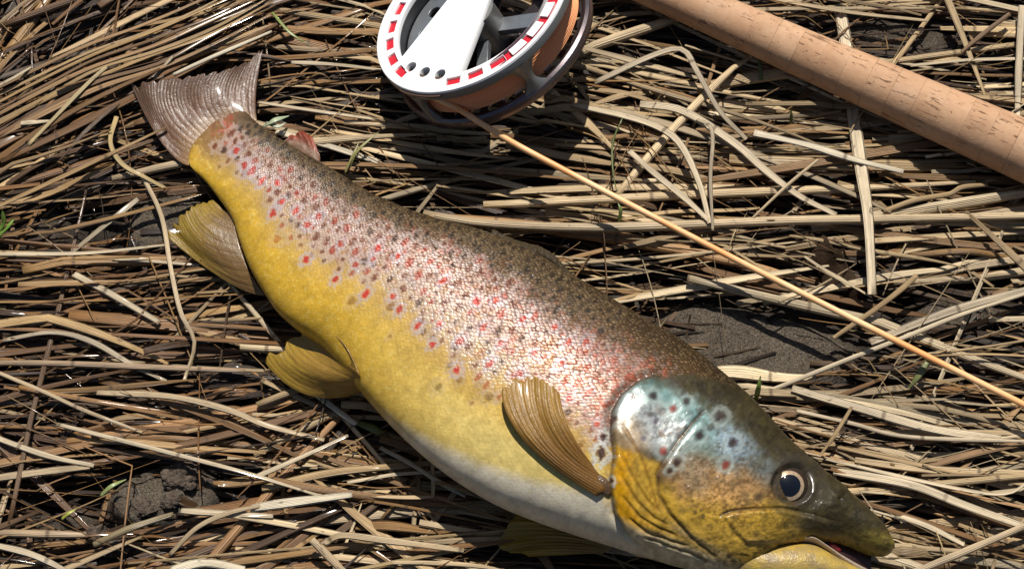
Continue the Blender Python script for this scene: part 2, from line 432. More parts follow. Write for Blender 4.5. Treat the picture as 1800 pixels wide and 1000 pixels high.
# ---- stalks one can follow in the photograph: label, width px, kind, colour, points (x, y, z mm)
P1, P2, P3, P4 = (.62,.50,.33), (.70,.60,.43), (.52,.39,.23), (.46,.37,.25)
B1, B2, B3 = (.33,.20,.095), (.22,.13,.065), (.40,.27,.13)
TR = [
 ('long thick pale reed stem running level under the fishing line to the picture edge',19,'stem',P3,[(745,376,3),(830,391,6),(960,399,8),(1100,400,8),(1350,389,8),(1560,385,8),(1830,379,7)]),
 ('broad ribbed upright blade with a split end crossing the thick reed stem',24,'fold',P1,[(1476,15,3),(1488,90,3),(1500,200,3),(1514,300,9),(1526,385,14),(1533,518,10)]),
 ('grey tan blade bent over at a sharp elbow near the middle of the cork grip',13,'leaf',P4,[(1045,146,4),(1140,101,7),(1198,87,10),(1226,127,12),(1265,195,10),(1312,245,6)]),
 ('flat pale blade curving down to the thick reed stem at its bare end',14,'leaf',P1,[(1005,184,6),(1100,205,8),(1165,228,11),(1200,260,13),(1230,325,12),(1247,392,11)]),
 ('broad pale blade running diagonally down from the bent elbow blade',17,'fold',P1,[(1125,184,5),(1200,196,7),(1290,252,9),(1345,300,9),(1405,345,9),(1470,378,7)]),
 ('narrow blade hooked at the top and hanging straight down to the reed stem',8,'leaf',P4,[(1225,210,8),(1248,222,13),(1253,250,14),(1249,310,14),(1253,405,11)]),
 ('brightest flat straw blade lying open to the sun below the cork grip',16,'leaf',P2,[(1325,234,9),(1420,255,10),(1500,280,10),(1588,302,8)]),
 ('pale straw strip slanting down to the right onto the thick reed stem',13,'fold',P1,[(1106,266,7),(1150,305,10),(1200,346,11),(1246,388,11)]),
 ('thin straight twig sloping up to the right above the thick reed stem',6,'stem',P3,[(1438,281,13),(1385,325,12),(1318,388,9)]),
 ('knobbly brown twig with a joint above the thick reed stem',11,'stem',B3,[(1553,372,6),(1610,352,9),(1668,342,9),(1690,330,10),(1735,325,8)]),
 ('short brown stick poking up over the dark hollow beside the fishing line',11,'stem',B3,[(1612,484,16),(1580,512,13),(1530,550,9),(1465,594,4)]),
 ('long thin pale stalk rising to the right under the end of the fishing line',9,'stem',P1,[(1340,692,4),(1480,636,7),(1600,589,8),(1690,553,8),(1830,508,7)]),
 ('olive tan flattened blade lying just above the long thin pale stalk',17,'leaf',P4,[(1530,602,3),(1620,566,6),(1700,538,7),(1820,505,6)]),
 ('broad pale blade fanning right from behind the forehead of the trout',18,'leaf',P1,[(1392,683,5),(1520,720,8),(1640,754,8),(1760,771,6)]),
 ('thin straight straw running level to the edge below the broad fanning blade',8,'stem',P1,[(1400,722,5),(1500,745,7),(1600,768,7),(1820,776,7)]),
 ('short brown twig crossing the straws above the eye',7,'stem',B3,[(1497,716,10),(1470,760,12),(1442,800,9)]),
 ('thin straw with a sharp upturned bend near the edge',7,'fold',P1,[(1450,806,4),(1560,832,7),(1700,862,8),(1772,867,8),(1815,840,9)]),
 ('broad pale double blade running past the snout down to the edge',18,'fold',P1,[(1465,828,4),(1600,852,8),(1700,890,9),(1830,936,7)]),
 ('tan stalk rising towards the edge in the corner beyond the snout',13,'stem',P3,[(1590,1012,10),(1700,967,12),(1830,912,13)]),
 ('pale straw lying just above the tip of the snout',12,'leaf',P1,[(1530,893,3),(1620,920,6),(1695,957,6)]),
 ('straight pale straw lying above the far side of the cork grip',8,'leaf',P1,[(1600,116,5),(1700,106,6),(1830,103,6)]),
 ('pale upright blade at the picture edge above the cork grip',16,'leaf',P1,[(1797,10,9),(1792,100,8),(1789,205,4)]),
 ('dark brown broken stick above the cork grip',10,'stem',B2,[(1775,25,12),(1735,55,9),(1690,92,5)]),
 ('long tan straw lying along the top edge beyond the cork grip',10,'leaf',P3,[(1330,-8,4),(1480,20,6),(1630,37,5)]),
 ('hooked yellow straw curling below the tail fin',10,'leaf',(.55,.40,.18),[(205,205,4),(194,250,9),(214,288,10),(255,312,9),(292,332,6)]),
 ('long bent stalk draping down past the tip of the anal fin',9,'stem',P3,[(250,308,6),(284,380,9),(300,470,11),(318,550,12),(342,602,10),(324,668,3)]),
 ('short grey tan straw lying on the bare mud near the anal fin',12,'fold',P4,[(243,350,5),(180,400,6),(122,448,2)]),
 ('pale grey straw slanting down among the damp level blades',14,'fold',P1,[(130,482,5),(200,520,7),(280,567,4)]),
 ('grey brown blade bending downhill towards the shiny wet spot',11,'leaf',P4,[(5,598,3),(90,584,7),(160,600,8),(230,640,6),(292,670,2)]),
 ('thin tan stalk slanting down from the picture edge',8,'stem',P3,[(-20,648,5),(80,690,8),(150,722,8),(250,760,5)]),
 ('long curved tan blade ending near the belly shadow',12,'leaf',P3,[(170,690,5),(300,697,8),(400,720,9),(470,748,8),(570,773,5)]),
 ('very long thin straw running down across the mud clods',9,'leaf',P1,[(100,745,5),(190,768,8),(300,796,9),(440,833,9),(600,882,4)]),
 ('short flat blade lying at the edge above the muddy corner',11,'leaf',P1,[(-20,764,5),(80,800,7),(165,818,5)]),
 ('level brown stem lying under the bent stalk',12,'stem',(.36,.25,.15),[(-20,638,3),(100,639,5),(250,645,6),(430,652,3)]),
 ('pale thin straw pointing at the tip of the anal fin',8,'leaf',P1,[(-20,447,4),(150,445,6),(296,430,6)]),
 ('pale flat straw lying under the anal fin edge',9,'leaf',P1,[(118,464,4),(200,455,6),(350,466,3)]),
 ('short wide nearly white straw with a square cut end below the belly',16,'leaf',P2,[(440,893,6),(520,882,8),(619,869,9)]),
 ('tan stub slanting down at the bottom edge',14,'stem',P3,[(548,948,13),(580,980,11),(625,1025,7)]),
 ('arched tan blade with a curled start near the bottom edge',12,'fold',P3,[(572,955,5),(600,941,9),(675,949,10),(815,967,7)]),
 ('slim pale straw sloping up to the right below the pelvic fin',9,'leaf',P1,[(450,838,8),(530,803,9),(612,765,7)]),
 ('wide brown blade running up towards the belly',15,'leaf',B3,[(460,858,4),(575,832,6),(660,822,7),(755,813,4)]),
 ('thin tan straw above the square cut white straw',7,'leaf',P1,[(610,848,5),(700,833,7),(775,829,6)]),
 ('slanting straw disappearing beneath the shaded belly edge',9,'leaf',P1,[(668,786,6),(720,813,7),(770,845,7),(818,872,4)]),
 ('pale straw slanting out from under the pelvic fin',12,'leaf',P2,[(553,690,4),(590,718,7),(626,745,6)]),
 ('thin straw leading from the tail fin root towards the reel',8,'leaf',P1,[(455,180,4),(560,196,7),(690,214,3)]),
 ('pale double straw starting behind the small red adipose fin',14,'fold',P2,[(485,232,3),(560,252,6),(668,286,6)]),
 ('pale straw pointing at the rim of the reel',9,'leaf',P1,[(512,110,5),(590,114,7),(676,124,2)]),
 ('bright straight straw lying along the trailing edge of the tail fin',8,'stem',P2,[(305,132,10),(380,98,11),(478,56,9)]),
 ('tiny pale straw tip sticking up beside the tail fin',8,'leaf',P1,[(272,138,4),(290,115,9),(305,98,11)]),
 ('straight yellow straw slanting up below the swept brown bundle',9,'leaf',(.56,.43,.22),[(50,255,5),(100,203,8),(165,137,9),(215,98,7)]),
 ('short bright straw at the picture edge in the shaded corner',8,'leaf',P1,[(-10,155,8),(25,136,9),(55,118,6)]),
 ('short flat yellowish straw beside the crossing slanted straw',10,'leaf',P1,[(36,217,6),(88,213,7)]),
 ('wide tan blade ending at the muddy corner',14,'leaf',P3,[(-20,842,4),(70,830,6),(158,820,5)]),
 ('broad brown stem with a broken end on the mud clods',14,'stem',(.38,.27,.16),[(-20,936,4),(60,938,6),(152,940,5)]),
 ('muddy olive stick lying over the mud clods',12,'stem',(.26,.20,.11),[(165,957,4),(230,928,7),(305,903,5)]),
 ('thin tan stalk curving up out of the mud near the bottom',9,'leaf',P3,[(298,975,3),(345,928,8),(400,902,9),(470,886,6)]),
 ('flat bright straw lying level beside the mud clods',12,'leaf',P1,[(318,897,6),(390,902,7),(480,907,6)]),
 ('pale straw slanting into the bottom corner',12,'leaf',P1,[(-10,957,6),(60,976,7),(130,1010,5)]),
 ('nearly white wide straw end at the bottom edge near the mud clods',17,'leaf',P2,[(300,1003,7),(360,989,8),(430,1000,6)]),
]
for k, (lab, wpx, kind, c, pts) in enumerate(TR):
    P = np.array([[*at(x, y, z*.001)] for x, y, z in pts])
    C = smooth_curve(P, 26)
    o = blade_object('straw_stalk', C, wpx*WIDE/1800*.96, kind, c, 900+k, M_WET if wet_zone(pts[0][0], pts[0][1]) else M_DRY, twist=0.0, taper=(.92, .7))
    tag(o, lab, 'straw', 'loose straw stalks on top of the mat')
# swept brown bundle beside the tail
for k in range(9):
    d = k*9-30; rr = random.random
    P = np.array([[*at(x+d*.35+rr()*10, y+d+rr()*9, z*.001)] for x, y, z in [(-30,200,4),(70,150,6),(160,106,8),(260,70,9),(360,28,8),(470,-25,6)]])
    o = blade_object('straw_stalk', smooth_curve(P, 24), (6+rr()*6)*WIDE/1800, 'leaf', [B1, B3, (.44,.28,.12), B2][k % 4], 700+k, M_WET, taper=(.8, .4))
    tag(o, 'long brown straw swept diagonally in the bundle behind the tail fin', 'straw', 'long straws of the swept bundle')

# ---- green shoots
tg = NT('green_leaf'); co = tg.a('blade', 'Vector'); stg = tg.noise(tg.vmul(co, (9, 20, 50)), 1, 3, .6)
M_GREEN = tg.set(base=tg.mix(tg.mapr(stg, .3, .7, 0, .55), tg.a('tint', 'Color'), rgba((.10, .11, .03))), rough=.4, spec=.45)
G1, G2, G3, G4 = (.16,.30,.04), (.10,.13,.03), (.40,.42,.07), (.40,.46,.30)
GR = [
 ('fresh green shoot at the picture edge by the wet mud, upright one',10,G1,[(-6,410,3),(6,392,10),(4,368,16)]),
 ('fresh green shoot leaf at the picture edge by the wet mud, bending out',9,G1,[(-8,420,3),(14,398,9),(26,384,10)]),
 ('small upright green blade behind the forehead of the trout',9,(.20,.30,.06),[(1329,702,3),(1333,683,12),(1337,660,17)]),
 ('pale green leaf fragment at the root of the tail fin',11,G4,[(462,224,6),(482,212,12),(508,204,7)]),
 ('whitish leaf crumb beside the tail fin root',9,(.50,.52,.40),[(468,215,8),(488,222,11),(502,216,8)]),
 ('yellow green sprout in the muddy corner',7,G3,[(108,912,5),(120,902,9),(134,894,8)]),
 ('green straw lying over the mud clods',8,(.28,.32,.12),[(176,872,5),(196,854,9),(222,842,6)]),
 ('thin dark green blade standing above the fishing line',4,G2,[(1094,208,18),(1077,252,14),(1078,305,11),(1087,348,8)]),
 ('olive leaf tuft between the fishing line and the long thin stalk',12,(.17,.18,.07),[(1630,636,12),(1615,660,10),(1596,684,5)]),
 ('thin green blade near the top edge between tail and reel',6,(.20,.24,.06),[(478,22,7),(510,58,9),(545,80,6)]),
 ('short green shoot under the near side of the cork grip',7,G2,[(1338,142,4),(1336,118,8),(1334,100,9)]),
 ('short green shoot beside the diagonal pale blade',6,G2,[(1390,218,5),(1391,203,10),(1390,192,13)]),
 ('tiny green shoot under the fishing line on the reed stem',7,(.16,.22,.05),[(1088,390,9),(1091,370,14),(1086,356,15)]),
 ('olive grass wisp behind the adipose fin',6,(.30,.26,.09),[(612,300,6),(628,266,12),(668,230,14)]),
 ('second olive grass wisp curling behind the adipose fin',5,(.34,.29,.12),[(606,306,5),(618,278,10),(632,248,11)]),
 ('yellow green shaded leaf in the straw under the belly',14,(.13,.15,.04),[(628,742,2),(655,752,5),(690,772,3)]),
]
for k, (lab, wpx, c, pts) in enumerate(GR):
    P = np.array([[*at(x, y, z*.001)] for x, y, z in pts])
    o = blade_object('green_shoot', smooth_curve(P, 14), wpx*WIDE/1800, 'leaf', c, 500+k, M_GREEN, taper=(.6, .12))
    tag(o, lab, 'grass', 'green shoots in the straw')

# ---- dead leaf and mud clods
def sheet(name, fn, nu, nv, thick):
    """a curved sheet with real thickness: fn(u, v) -> point"""
    u, v = np.meshgrid(np.linspace(0, 1, nu), np.linspace(0, 1, nv), indexing='ij')
    A = fn(u, v).reshape(nu, nv, 3)
    N = np.cross(np.gradient(A, axis=0), np.gradient(A, axis=1)); N /= np.linalg.norm(N, axis=-1)[..., None]+1e-12
    if N[..., 2].mean() < 0: N = -N; flip = True
    else: flip = False
    th = thick(u, v)[..., None] if callable(thick) else thick
    A2 = A-N*th
    V = np.vstack([A.reshape(-1, 3), A2.reshape(-1, 3)])
    F1 = grid_faces(nu, nv); F2 = grid_faces(nu, nv)[:, ::-1]+nu*nv
    ring = [i*nv for i in range(nu)]+[(nu-1)*nv+j for j in range(1, nv)]+[i*nv+nv-1 for i in range(nu-2, -1, -1)]+[j for j in range(nv-2, 0, -1)]
    R = np.array(ring); R2 = np.roll(R, -1)
    F3 = np.stack([R, R2, R2+nu*nv, R+nu*nv], 1)
    if flip: F1, F2 = F1[:, ::-1], F2[:, ::-1]
    else: F3 = F3[:, ::-1]
    me = mesh_from(name, V, np.vstack([F1, F2, F3]))
    return me, u, v
tl = NT('dead_leaf'); geo = tl.node('ShaderNodeNewGeometry').outputs['Position']
M_LEAF = tl.set(base=tl.mix(tl.noise(geo, 300, 4), rgba((.018, .011, .007)), rgba((.05, .03, .016))), rough=.8, spec=.1, normal=tl.bump(tl.noise(geo, 700, 4), .5, .001))
def leaf_fn(u, v):
    x = 1392+128*u; wid = 40*np.sin(np.pi*np.clip(u*.97+.02, 0, 1))**.7*(1+.25*np.sin(u*17)*(v > .5)+.15*np.sin(u*29+1))
    y = 432+98*u+(v-.5)*2*wid-18*np.sin(u*3)
    z = -.004+.010*(1-v)*np.sin(np.pi*u)**.5+.0015*np.sin(u*14+v*5)
    return at(x, y, z)
me, u, v = sheet('dead_leaf', leaf_fn, 22, 12, .0004)
tag(link('dead_leaf', me, M_LEAF), 'dark brown dead leaf curled in the shaded hollow behind the fish', 'leaf')
tm = NT('mud_clod'); geo = tm.node('ShaderNodeNewGeometry').outputs['Position']
n1 = tm.noise(geo, 500, 5, .65); n2 = tm.noise(geo, 2200, 3, .6)
M_CLOD = tm.set(base=tm.mix(tm.mapr(n1, .35, .65), rgba((.038, .026, .017)), rgba((.17, .125, .088))), rough=tm.mapr(n1, .4, .6, .3, .65), spec=.5, normal=tm.bump(tm.math('ADD', n1, n2), .9, .0014))
for k, (lab, x, y, r, zz) in enumerate([
  ('largest wet mud clod pressed into the straw below the very long thin straw', 318, 838, 30, .001), ('pinkish mud lump beside the olive stick', 250, 892, 22, .001),
  ('small dark mud clod at the broken brown stem end', 168, 935, 15, .002), ('rounded wet mud clod near the bottom edge', 205, 962, 22, .000), ('mud crumb beside the flat bright straw', 300, 880, 14, .003)]):
    bm = bmesh.new(); bmesh.ops.create_icosphere(bm, subdivisions=5, radius=1.0)
    V = np.array([v.co[:] for v in bm.verts]); Fc = np.array([[q.index for q in f.verts] for f in bm.faces]); bm.free()
    d = .55+.8*fbm(V[:, 0]*1.9+k*9+20, V[:, 1]*1.9+V[:, 2]*1.3+20, 40+k, 4)+.30*(fbm(V[:, 0]*6+40, V[:, 1]*6+V[:, 2]*5+40, 48+k, 3)-.5)
    V = V*d[:, None]*np.array([1.15, .9, .55])*r*WIDE/1800
    tag(link('mud_clod', mesh_from('mud_clod', V, Fc), M_CLOD, loc=at(x, y, zz-.0025)), lab, 'mud clod', 'mud clods in the straw')

# ================================================================== THE TROUT
NS, NU, NL = 900, 330, 60
def build_body():
    keyB = np.array([s[0] for s in ST], float); keyL = np.array([s[1] for s in ST], float); keyT = np.array([s[2] for s in ST])*.001
    zc = keyT+np.interp(np.arange(len(ST)), [0, 3, 8, 31], [.0085, .007, .004, .004])
    zc[-7:] = np.linspace(.0255, .0215, 7)
    M = np.concatenate([keyB, keyL, keyT[:, None]*2500, zc[:, None]*2500], 1)
    M = smooth_curve(M, NS)
    T = M[:, 4]/2500; Z = M[:, 5]/2500
    B3 = at(M[:, 0], M[:, 1], Z); L3 = at(M[:, 2], M[:, 3], Z)
    C = (B3+L3)/2; E = (B3-L3)/2
    a = np.linalg.norm(E, axis=1)
    # seen at a slant, an oval looks a little wider than it is: take that off again
    ey = np.abs(E[:, 1])/a; sn = math.sin(TH)*ey; cs = np.sqrt(1-sn**2)
    k = np.sqrt(np.maximum((a*cs)**2-(T*sn)**2, (.6*a)**2))/(a*cs)
    E = E*np.minimum(k, 1)[:, None]
    ph = np.r_[np.linspace(0, np.pi, NU), np.linspace(np.pi, 2*np.pi, NL+2)[1:-1]]
    c, s = np.cos(ph), np.sin(ph); e = 2/2.25
    f = np.sign(c)*np.abs(c)**e; g = np.sign(s)*np.abs(s)**e
    V = C[:, None]+E[:, None]*f[None, :, None]+np.array([0, 0, 1.0])*(T[:, None]*g[None])[..., None]
    return V, M, ph, T
V0, MST, PH, TH_ = build_body()
NP = V0.shape[1]
def surf_normals(V):
    ds = np.gradient(V, axis=0); dp = np.roll(V, -1, 1)-np.roll(V, 1, 1)
    n = np.cross(dp, ds); n /= np.linalg.norm(n, axis=-1)[..., None]+1e-12
    if n[NS//2, NU//2, 2] < 0: n = -n
    return n
N0 = surf_normals(V0)
PXu, PYu = proj(V0[:, :NU])                                  # where each point of the upper flank shows
mirror = np.r_[np.arange(NU), np.clip(np.round(np.interp(2*np.pi-PH[NU:], PH[:NU], np.arange(NU))).astype(int), 0, NU-1)]
VF = np.broadcast_to((1-np.cos(PH[:NU]))/2, (NS, NU))        # 0 back .. 1 belly
SF = np.broadcast_to(np.linspace(0, 1, NS)[:, None], (NS, NU))

OPER = [(1165,655),(1122,672),(1094,695),(1079,722),(1076,760),(1082,800),(1074,850),(1082,900),(1108,940),(1150,972)]
PREO = [(1242,718),(1218,742),(1192,775),(1167,812),(1154,835),(1158,870),(1178,905),(1215,945),(1265,985)]
RAYS = [[(1092,748),(1124,798),(1144,850),(1158,902)],[(1088,790),(1113,840),(1138,878),(1164,903)],[(1090,832),(1120,880),(1150,908),(1176,923)],
        [(1093,868),(1125,905),(1165,930),(1193,943)],[(1105,905),(1140,932),(1180,950),(1213,960)],[(1130,937),(1170,956),(1215,972),(1250,988)]]
MAXT = [(1266,906),(1285,898),(1330,893),(1380,893),(1425,903),(1480,917)]
MAXP = [(1266,906),(1285,897),(1330,892),(1380,892),(1425,902),(1480,917),(1500,945),(1450,952),(1350,957),(1308,955),(1287,936)]
EYEC = (1390, 852)
def head_relief(px, py):
    d, s, t = seg_dist(px, py, OPER)
    inside = np.where(s < 0, d, -d)          # + towards the snout
    h = .0024*sstep(-5, 6, inside)*sstep(0, .12, t)*(1-sstep(.9, 1, t))*(1-sstep(25, 85, inside))
    h = h-.0012*np.exp(-((inside+6)/7)**2)*sstep(.03, .15, t)
    d, s, t = seg_dist(px, py, PREO)
    h = h-.0013*np.exp(-(d/3.6)**2)*np.interp(t, [0, .06, .3, .8, 1], [0, 1, .8, .7, 0])
    ins = np.where(s < 0, d, -d)
    h = h+.0009*sstep(-3, 14, ins)*np.exp(-(np.maximum(ins, 0)/26)**2)*np.interp(t, [0, .10, .9, 1], [0, 1, 1, 0])
    for i, r in enumerate(RAYS):
        d, s, t = seg_dist(px, py, r)
        ins = np.where(s > 0, d, -d)
        k = np.interp(t, [0, .08, .85, 1], [0, 1, 1, 0])
        h = h-.0006*np.exp(-(d/2.4)**2)*k+.0005*np.exp(-((ins-8)/7)**2)*k
    m = in_poly(px, py, MAXP)
    d, s, t = seg_dist(px, py, MAXP+[MAXP[0]])
    h = h+np.where(m, .0012*sstep(0, 9, d), 0)*(1-sstep(1440, 1490, px))
    d, s, t = seg_dist(px, py, MAXT); h = h-.0010*np.exp(-(d/3.2)**2)*np.interp(t, [0, .1, .7, 1], [.6, 1, .5, 0])
    # eye: bulging brow with a socket in it
    r = np.hypot(px-1400, (py-842)*1.04)
    h = h+.0014*np.exp(-(r/56)**4)
    r2 = np.hypot(px-EYEC[0], py-EYEC[1])
    h = h-.0026*(1-sstep(27, 39, r2))+.0002*np.exp(-((r2-41)/6)**2)
    h = h-.0014*np.exp(-(np.hypot(px-1487, py-868)/6)**2)-.0010*np.exp(-(np.hypot(px-1478, py-876)/4)**2)   # nostrils
    hd = sstep(1150, 1230, px+(py-700)*.2)
    h = h+hd*(.0011*(fbm(px/34, py/34, 60, 4)-.5)+.00045*(fbm(px/10, py/10, 61, 3)-.5)+.00022*(fbm(px/4.5, py/4.5, 62, 2)-.5))
    return h
FADE = (sstep(.0, .05, VF)*(1-sstep(.965, 1, VF)))
HU = head_relief(PXu, PYu)*FADE*sstep(980, 1050, PXu)
HU = HU+FADE*.0005*(fbm(PXu/60, PYu/60, 77, 3)-.5)                # flesh is never perfectly smooth
ridge = .0006*np.exp(-((VF-.45)/.012)**2)*(PXu < 1070); HU = HU-ridge*.4*FADE
Hall = HU[:, mirror]; Hall[:, NU:] *= .5
Vb = V0+N0*Hall[..., None]

# ---- pigment (unlit colours of the skin)
def lerp(a, b, t): return a+(b-a)*t[..., None]
def pigment(px, py, v, s):
    c = np.zeros(px.shape+(3,)); one = np.ones(px.shape)
    n1 = fbm(px/55, py/55, 1, 4); n2 = fbm(px/14, py/14, 2, 3); n3 = fbm(px/5, py/5, 3, 2)
    back = np.array([.052, .032, .012]); olive = np.array([.115, .070, .029]); pink = np.array([.28, .130, .066]); tan = np.array([.47, .33, .15])
    yel = np.array([.58, .385, .075]); white = np.array([.70, .64, .52])
    vv = v+.07*(n1-.5)+.03*(n2-.5)
    c[:] = back
    c = lerp(c, olive*one[..., None], sstep(.05, .24, vv))
    c = lerp(c, pink*one[..., None], sstep(.20, .46, vv))
    c = lerp(c, tan*one[..., None], sstep(.40, .62, vv))
    yb = np.interp(s, [0, .12, .3, .6, .8, 1], [.76, .68, .62, .62, .58, .55])
    c = lerp(c, yel*one[..., None], sstep(yb-.10, yb+.22, vv)*.97)
    pale = np.array([.71, .585, .27]); c = lerp(c, pale*one[..., None], sstep(560, 900, px)*sstep(.66, .84, vv)*.85)
    wb = np.interp(s, [0, .22, .40, .48, .62, .75, 1], [1.2, 1.1, 1.02, .955, .87, .81, .84])
    c = lerp(c, white*one[..., None], sstep(wb-.025, wb+.035, v+.02*(n2-.5)))
    # tail root: orange-yellow with a brown top
    tl = 1-sstep(.035, .10, s); c = lerp(c, np.array([.24, .14, .06])*one[..., None], np.maximum(tl*.75*sstep(.12, .35, v)*(1-sstep(.7, .9, v)), (1-sstep(.012, .05, s+.02*(n2-.5)))*.9))
    fl = sstep(.14, .3, v)*(1-sstep(.48, .68, vv)); n4 = fbm(px/8.5, py/8.5, 8, 3); n5 = fbm(px/6+30, py/6, 9, 2)
    c = lerp(c, np.array([.20, .085, .05])*one[..., None], fl*sstep(.52, .66, n4)*.7)
    c = lerp(c, np.array([.38, .31, .30])*one[..., None], fl*sstep(.54, .68, n5)*.5)
    c = lerp(c, np.array([.42, .10, .06])*one[..., None], fl*sstep(.58, .70, fbm(px/11, py/11+50, 10, 3))*.55)
    c = lerp(c, np.array([.80, .70, .34])*one[..., None], sstep(.6, .75, vv)*sstep(.62, .74, fbm(px/3.1, py/3.1, 12, 2))*.26)
    c = c*(1+.36*(n2-.5)+.26*(n3-.5))[..., None]
    return c
def spot(c, px, py, x, y, rx, ry, col, halo, hw, amt=1.0, turn=-.9, wobble=.8, soft=(.55, 1.22)):
    m = (np.abs(px-x) < rx*3+8) & (np.abs(py-y) < ry*3+8)
    if not m.any(): return
    qx, qy = px[m]-x, py[m]-y
    ca, sa = math.cos(turn), math.sin(turn)
    u = (qx*ca+qy*sa)/rx; w = (-qx*sa+qy*ca)/ry
    wob = 1+wobble*(vnoise(px[m]/4+x, py[m]/4+y, 5)-.5)
    r = np.hypot(u, w)*wob
    k = c[m]
    if halo is not None:
        k = lerp(k, np.broadcast_to(np.array(halo), k.shape), hw*np.exp(-((r-1.55)/.55)**2))
    k = lerp(k, np.broadcast_to(np.array(col), k.shape), amt*(1-sstep(soft[0], soft[1], r)))
    c[m] = k
CU = pigment(PXu, PYu, VF, SF)
rsp = np.random.default_rng(5)
# lace of pale lines between the spots on the flank
vr = np.abs(fbm(PXu/17+PYu/60, PYu/17, 31, 2)-.5)
lace = (1-sstep(.02, .09, vr))*sstep(.22, .34, VF)*(1-sstep(.54, .66, VF))*sstep(480, 620, PXu)*(1-sstep(1080, 1110, PXu+(PYu-700)*.1))
CU = lerp(CU, np.broadcast_to(np.array([.44, .385, .385]), CU.shape), lace*.45)
cells = []
for _ in range(5200):                                               # brown and brick spots, loosely spaced
    i = rsp.integers(40, int(NS*.69)); vv = rsp.beta(2.2, 2.4)*.78+.02
    j = int(np.interp(np.arccos(1-2*vv), PH[:NU], np.arange(NU)))
    x, y = PXu[i, j], PYu[i, j]
    if x+(y-700)*.1 > 1075: continue
    lim = np.interp(x, [380, 600, 900, 1100], [12, 16, 17.5, 15.5])
    if vv < .2: lim *= .75
    if all((x-a)**2+(y-b)**2 > lim*lim for a, b in cells): cells.append((x, y)); 
    else: continue
    fade = float(1-sstep(.58, .72, np.array(vv)))
    if rsp.random() > .18+.82*fade: continue
    r = 4.0+4.2*rsp.random()**1.4*np.interp(x, [350, 700, 1100], [.8, 1.05, 1.0])
    t = rsp.random()
    if vv < .27: col, halo, hw = (.035, .024, .014), (.20, .15, .09), .35
    elif t < .24: col, halo, hw = (.32, .06, .035), (.50, .41, .38), .6
    elif t < .75: col, halo, hw = (.17, .06, .032), (.50, .40, .35), .6
    else: col, halo, hw = (.08, .038, .022), (.46, .37, .32), .55
    spot(CU, PXu, PYu, x, y, r*1.2, r*.78, col, halo, hw*(.4+.6*fade), .5+.45*fade)
RED = [(540,395),(598,430),(655,455),(643,517),(703,543),(780,492),(838,530),(872,528),(733,573),(773,568),(808,600),(880,602),(803,650),(940,620),(975,575),(920,560),(760,605),(415,265),(443,300),(460,318),(495,355),(487,322),(430,290),(538,456),
       (590,490),(560,380),(520,370),(625,465),(665,435),(690,520),(860,640),(915,655),(1000,600),(850,575),(700,450),(480,375),(985,640),(1030,600),(1000,700),(1050,745),(1035,690)]
for x, y in RED: spot(CU, PXu, PYu, x, y, rsp.uniform(5.5, 9.0), rsp.uniform(4.2, 6.2), (.36+.16*rsp.random(), .060, .045), (.48, .41, .42), .7)
# rose-red scales behind the gill cover
dO, sO, tO = seg_dist(PXu, PYu, OPER); insO = np.where(sO < 0, dO, -dO)
rose = np.exp(-np.maximum(-insO, 0)/75)*(insO < 0)*(tO > .05)*(1-sstep(.52, .66, VF))*sstep(.2, .34, VF)
rn = fbm(PXu/7, PYu/7, 91, 2)
CU = lerp(CU, np.broadcast_to(np.array([.66, .50, .44]), CU.shape), rose*.45)
CU = lerp(CU, np.broadcast_to(np.array([.42, .10, .05]), CU.shape), rose*sstep(.5, .62, rn)*.8)
# ---- head
HEAD = sstep(-3, 4, insO)*np.where(tO > .02, 1, 0)
dtop, stp, ttp = seg_dist(PXu, PYu, [(1122,672),(1165,655),(1215,648),(1285,666)])
HEAD = np.maximum(HEAD, np.where((stp > 0) & (PXu > 1110) & (PXu+PYu*.2 > 1255), sstep(0, 14, dtop), 0)); HEAD = np.where(PXu > 1345, 1, HEAD)
hn = fbm(PXu/30, PYu/30, 51, 4); hm = fbm(PXu/8, PYu/8, 52, 3)
hc = np.broadcast_to(np.array([.050, .040, .018]), CU.shape).copy()
hc = hc*(.55+.9*hn)[..., None]
def blob(x, y, rx, ry, turn, soft=.5, n=None):
    c, s = math.cos(math.radians(turn)), math.sin(math.radians(turn))
    u = ((PXu-x)*c+(PYu-y)*s)/rx; w = (-(PXu-x)*s+(PYu-y)*c)/ry
    return 1-sstep(1-soft, 1+soft, np.hypot(u, w)+.5*(hn-.5))
def wash(col, m):
    global hc
    hc = lerp(hc, np.broadcast_to(np.array(col), hc.shape), np.clip(m, 0, 1))
wash((.105, .085, .042), blob(1290, 830, 180, 60, 45, .5))
wash((.50, .335, .075), sstep(-14, 30, (PYu-862)-(PXu-1330)*.10+40*(hn-.5))*(1-sstep(1330, 1420, PXu)))       # yellow lower cheek
wash((.46, .31, .08), sstep(-6, 16, PYu-918-(PXu-1330)*.12)*(1-sstep(1470, 1530, PXu)))
wash((.30, .24, .07), sstep(-10, 25, PYu-930)*sstep(1400, 1500, PXu)*.9)
wash((.50, .31, .15), blob(1260, 850, 85, 40, 10, .6)*.75)                                  # orange tan cheek
wash((.22, .27, .24), blob(1258, 768, 62, 40, 48, .5)*.85)                                  # pale teal
wash((.27, .34, .40), blob(1285, 780, 40, 24, 40, .6)*.8)
wash((.30, .42, .42), blob(1240, 745, 50, 10, 52, .6)*.7)
wash((.20, .24, .25), blob(1335, 815, 40, 22, 50, .6)*.6)
wash((.34, .29, .21), blob(1215, 820, 45, 26, 60, .6)*.6)
wash((.66, .68, .65), blob(1150, 745, 72, 44, 22, .4))
wash((.16, .17, .15), blob(1150, 745, 80, 50, 22, .4)*sstep(.52, .66, fbm(PXu/9, PYu/9, 73, 4))*.55)
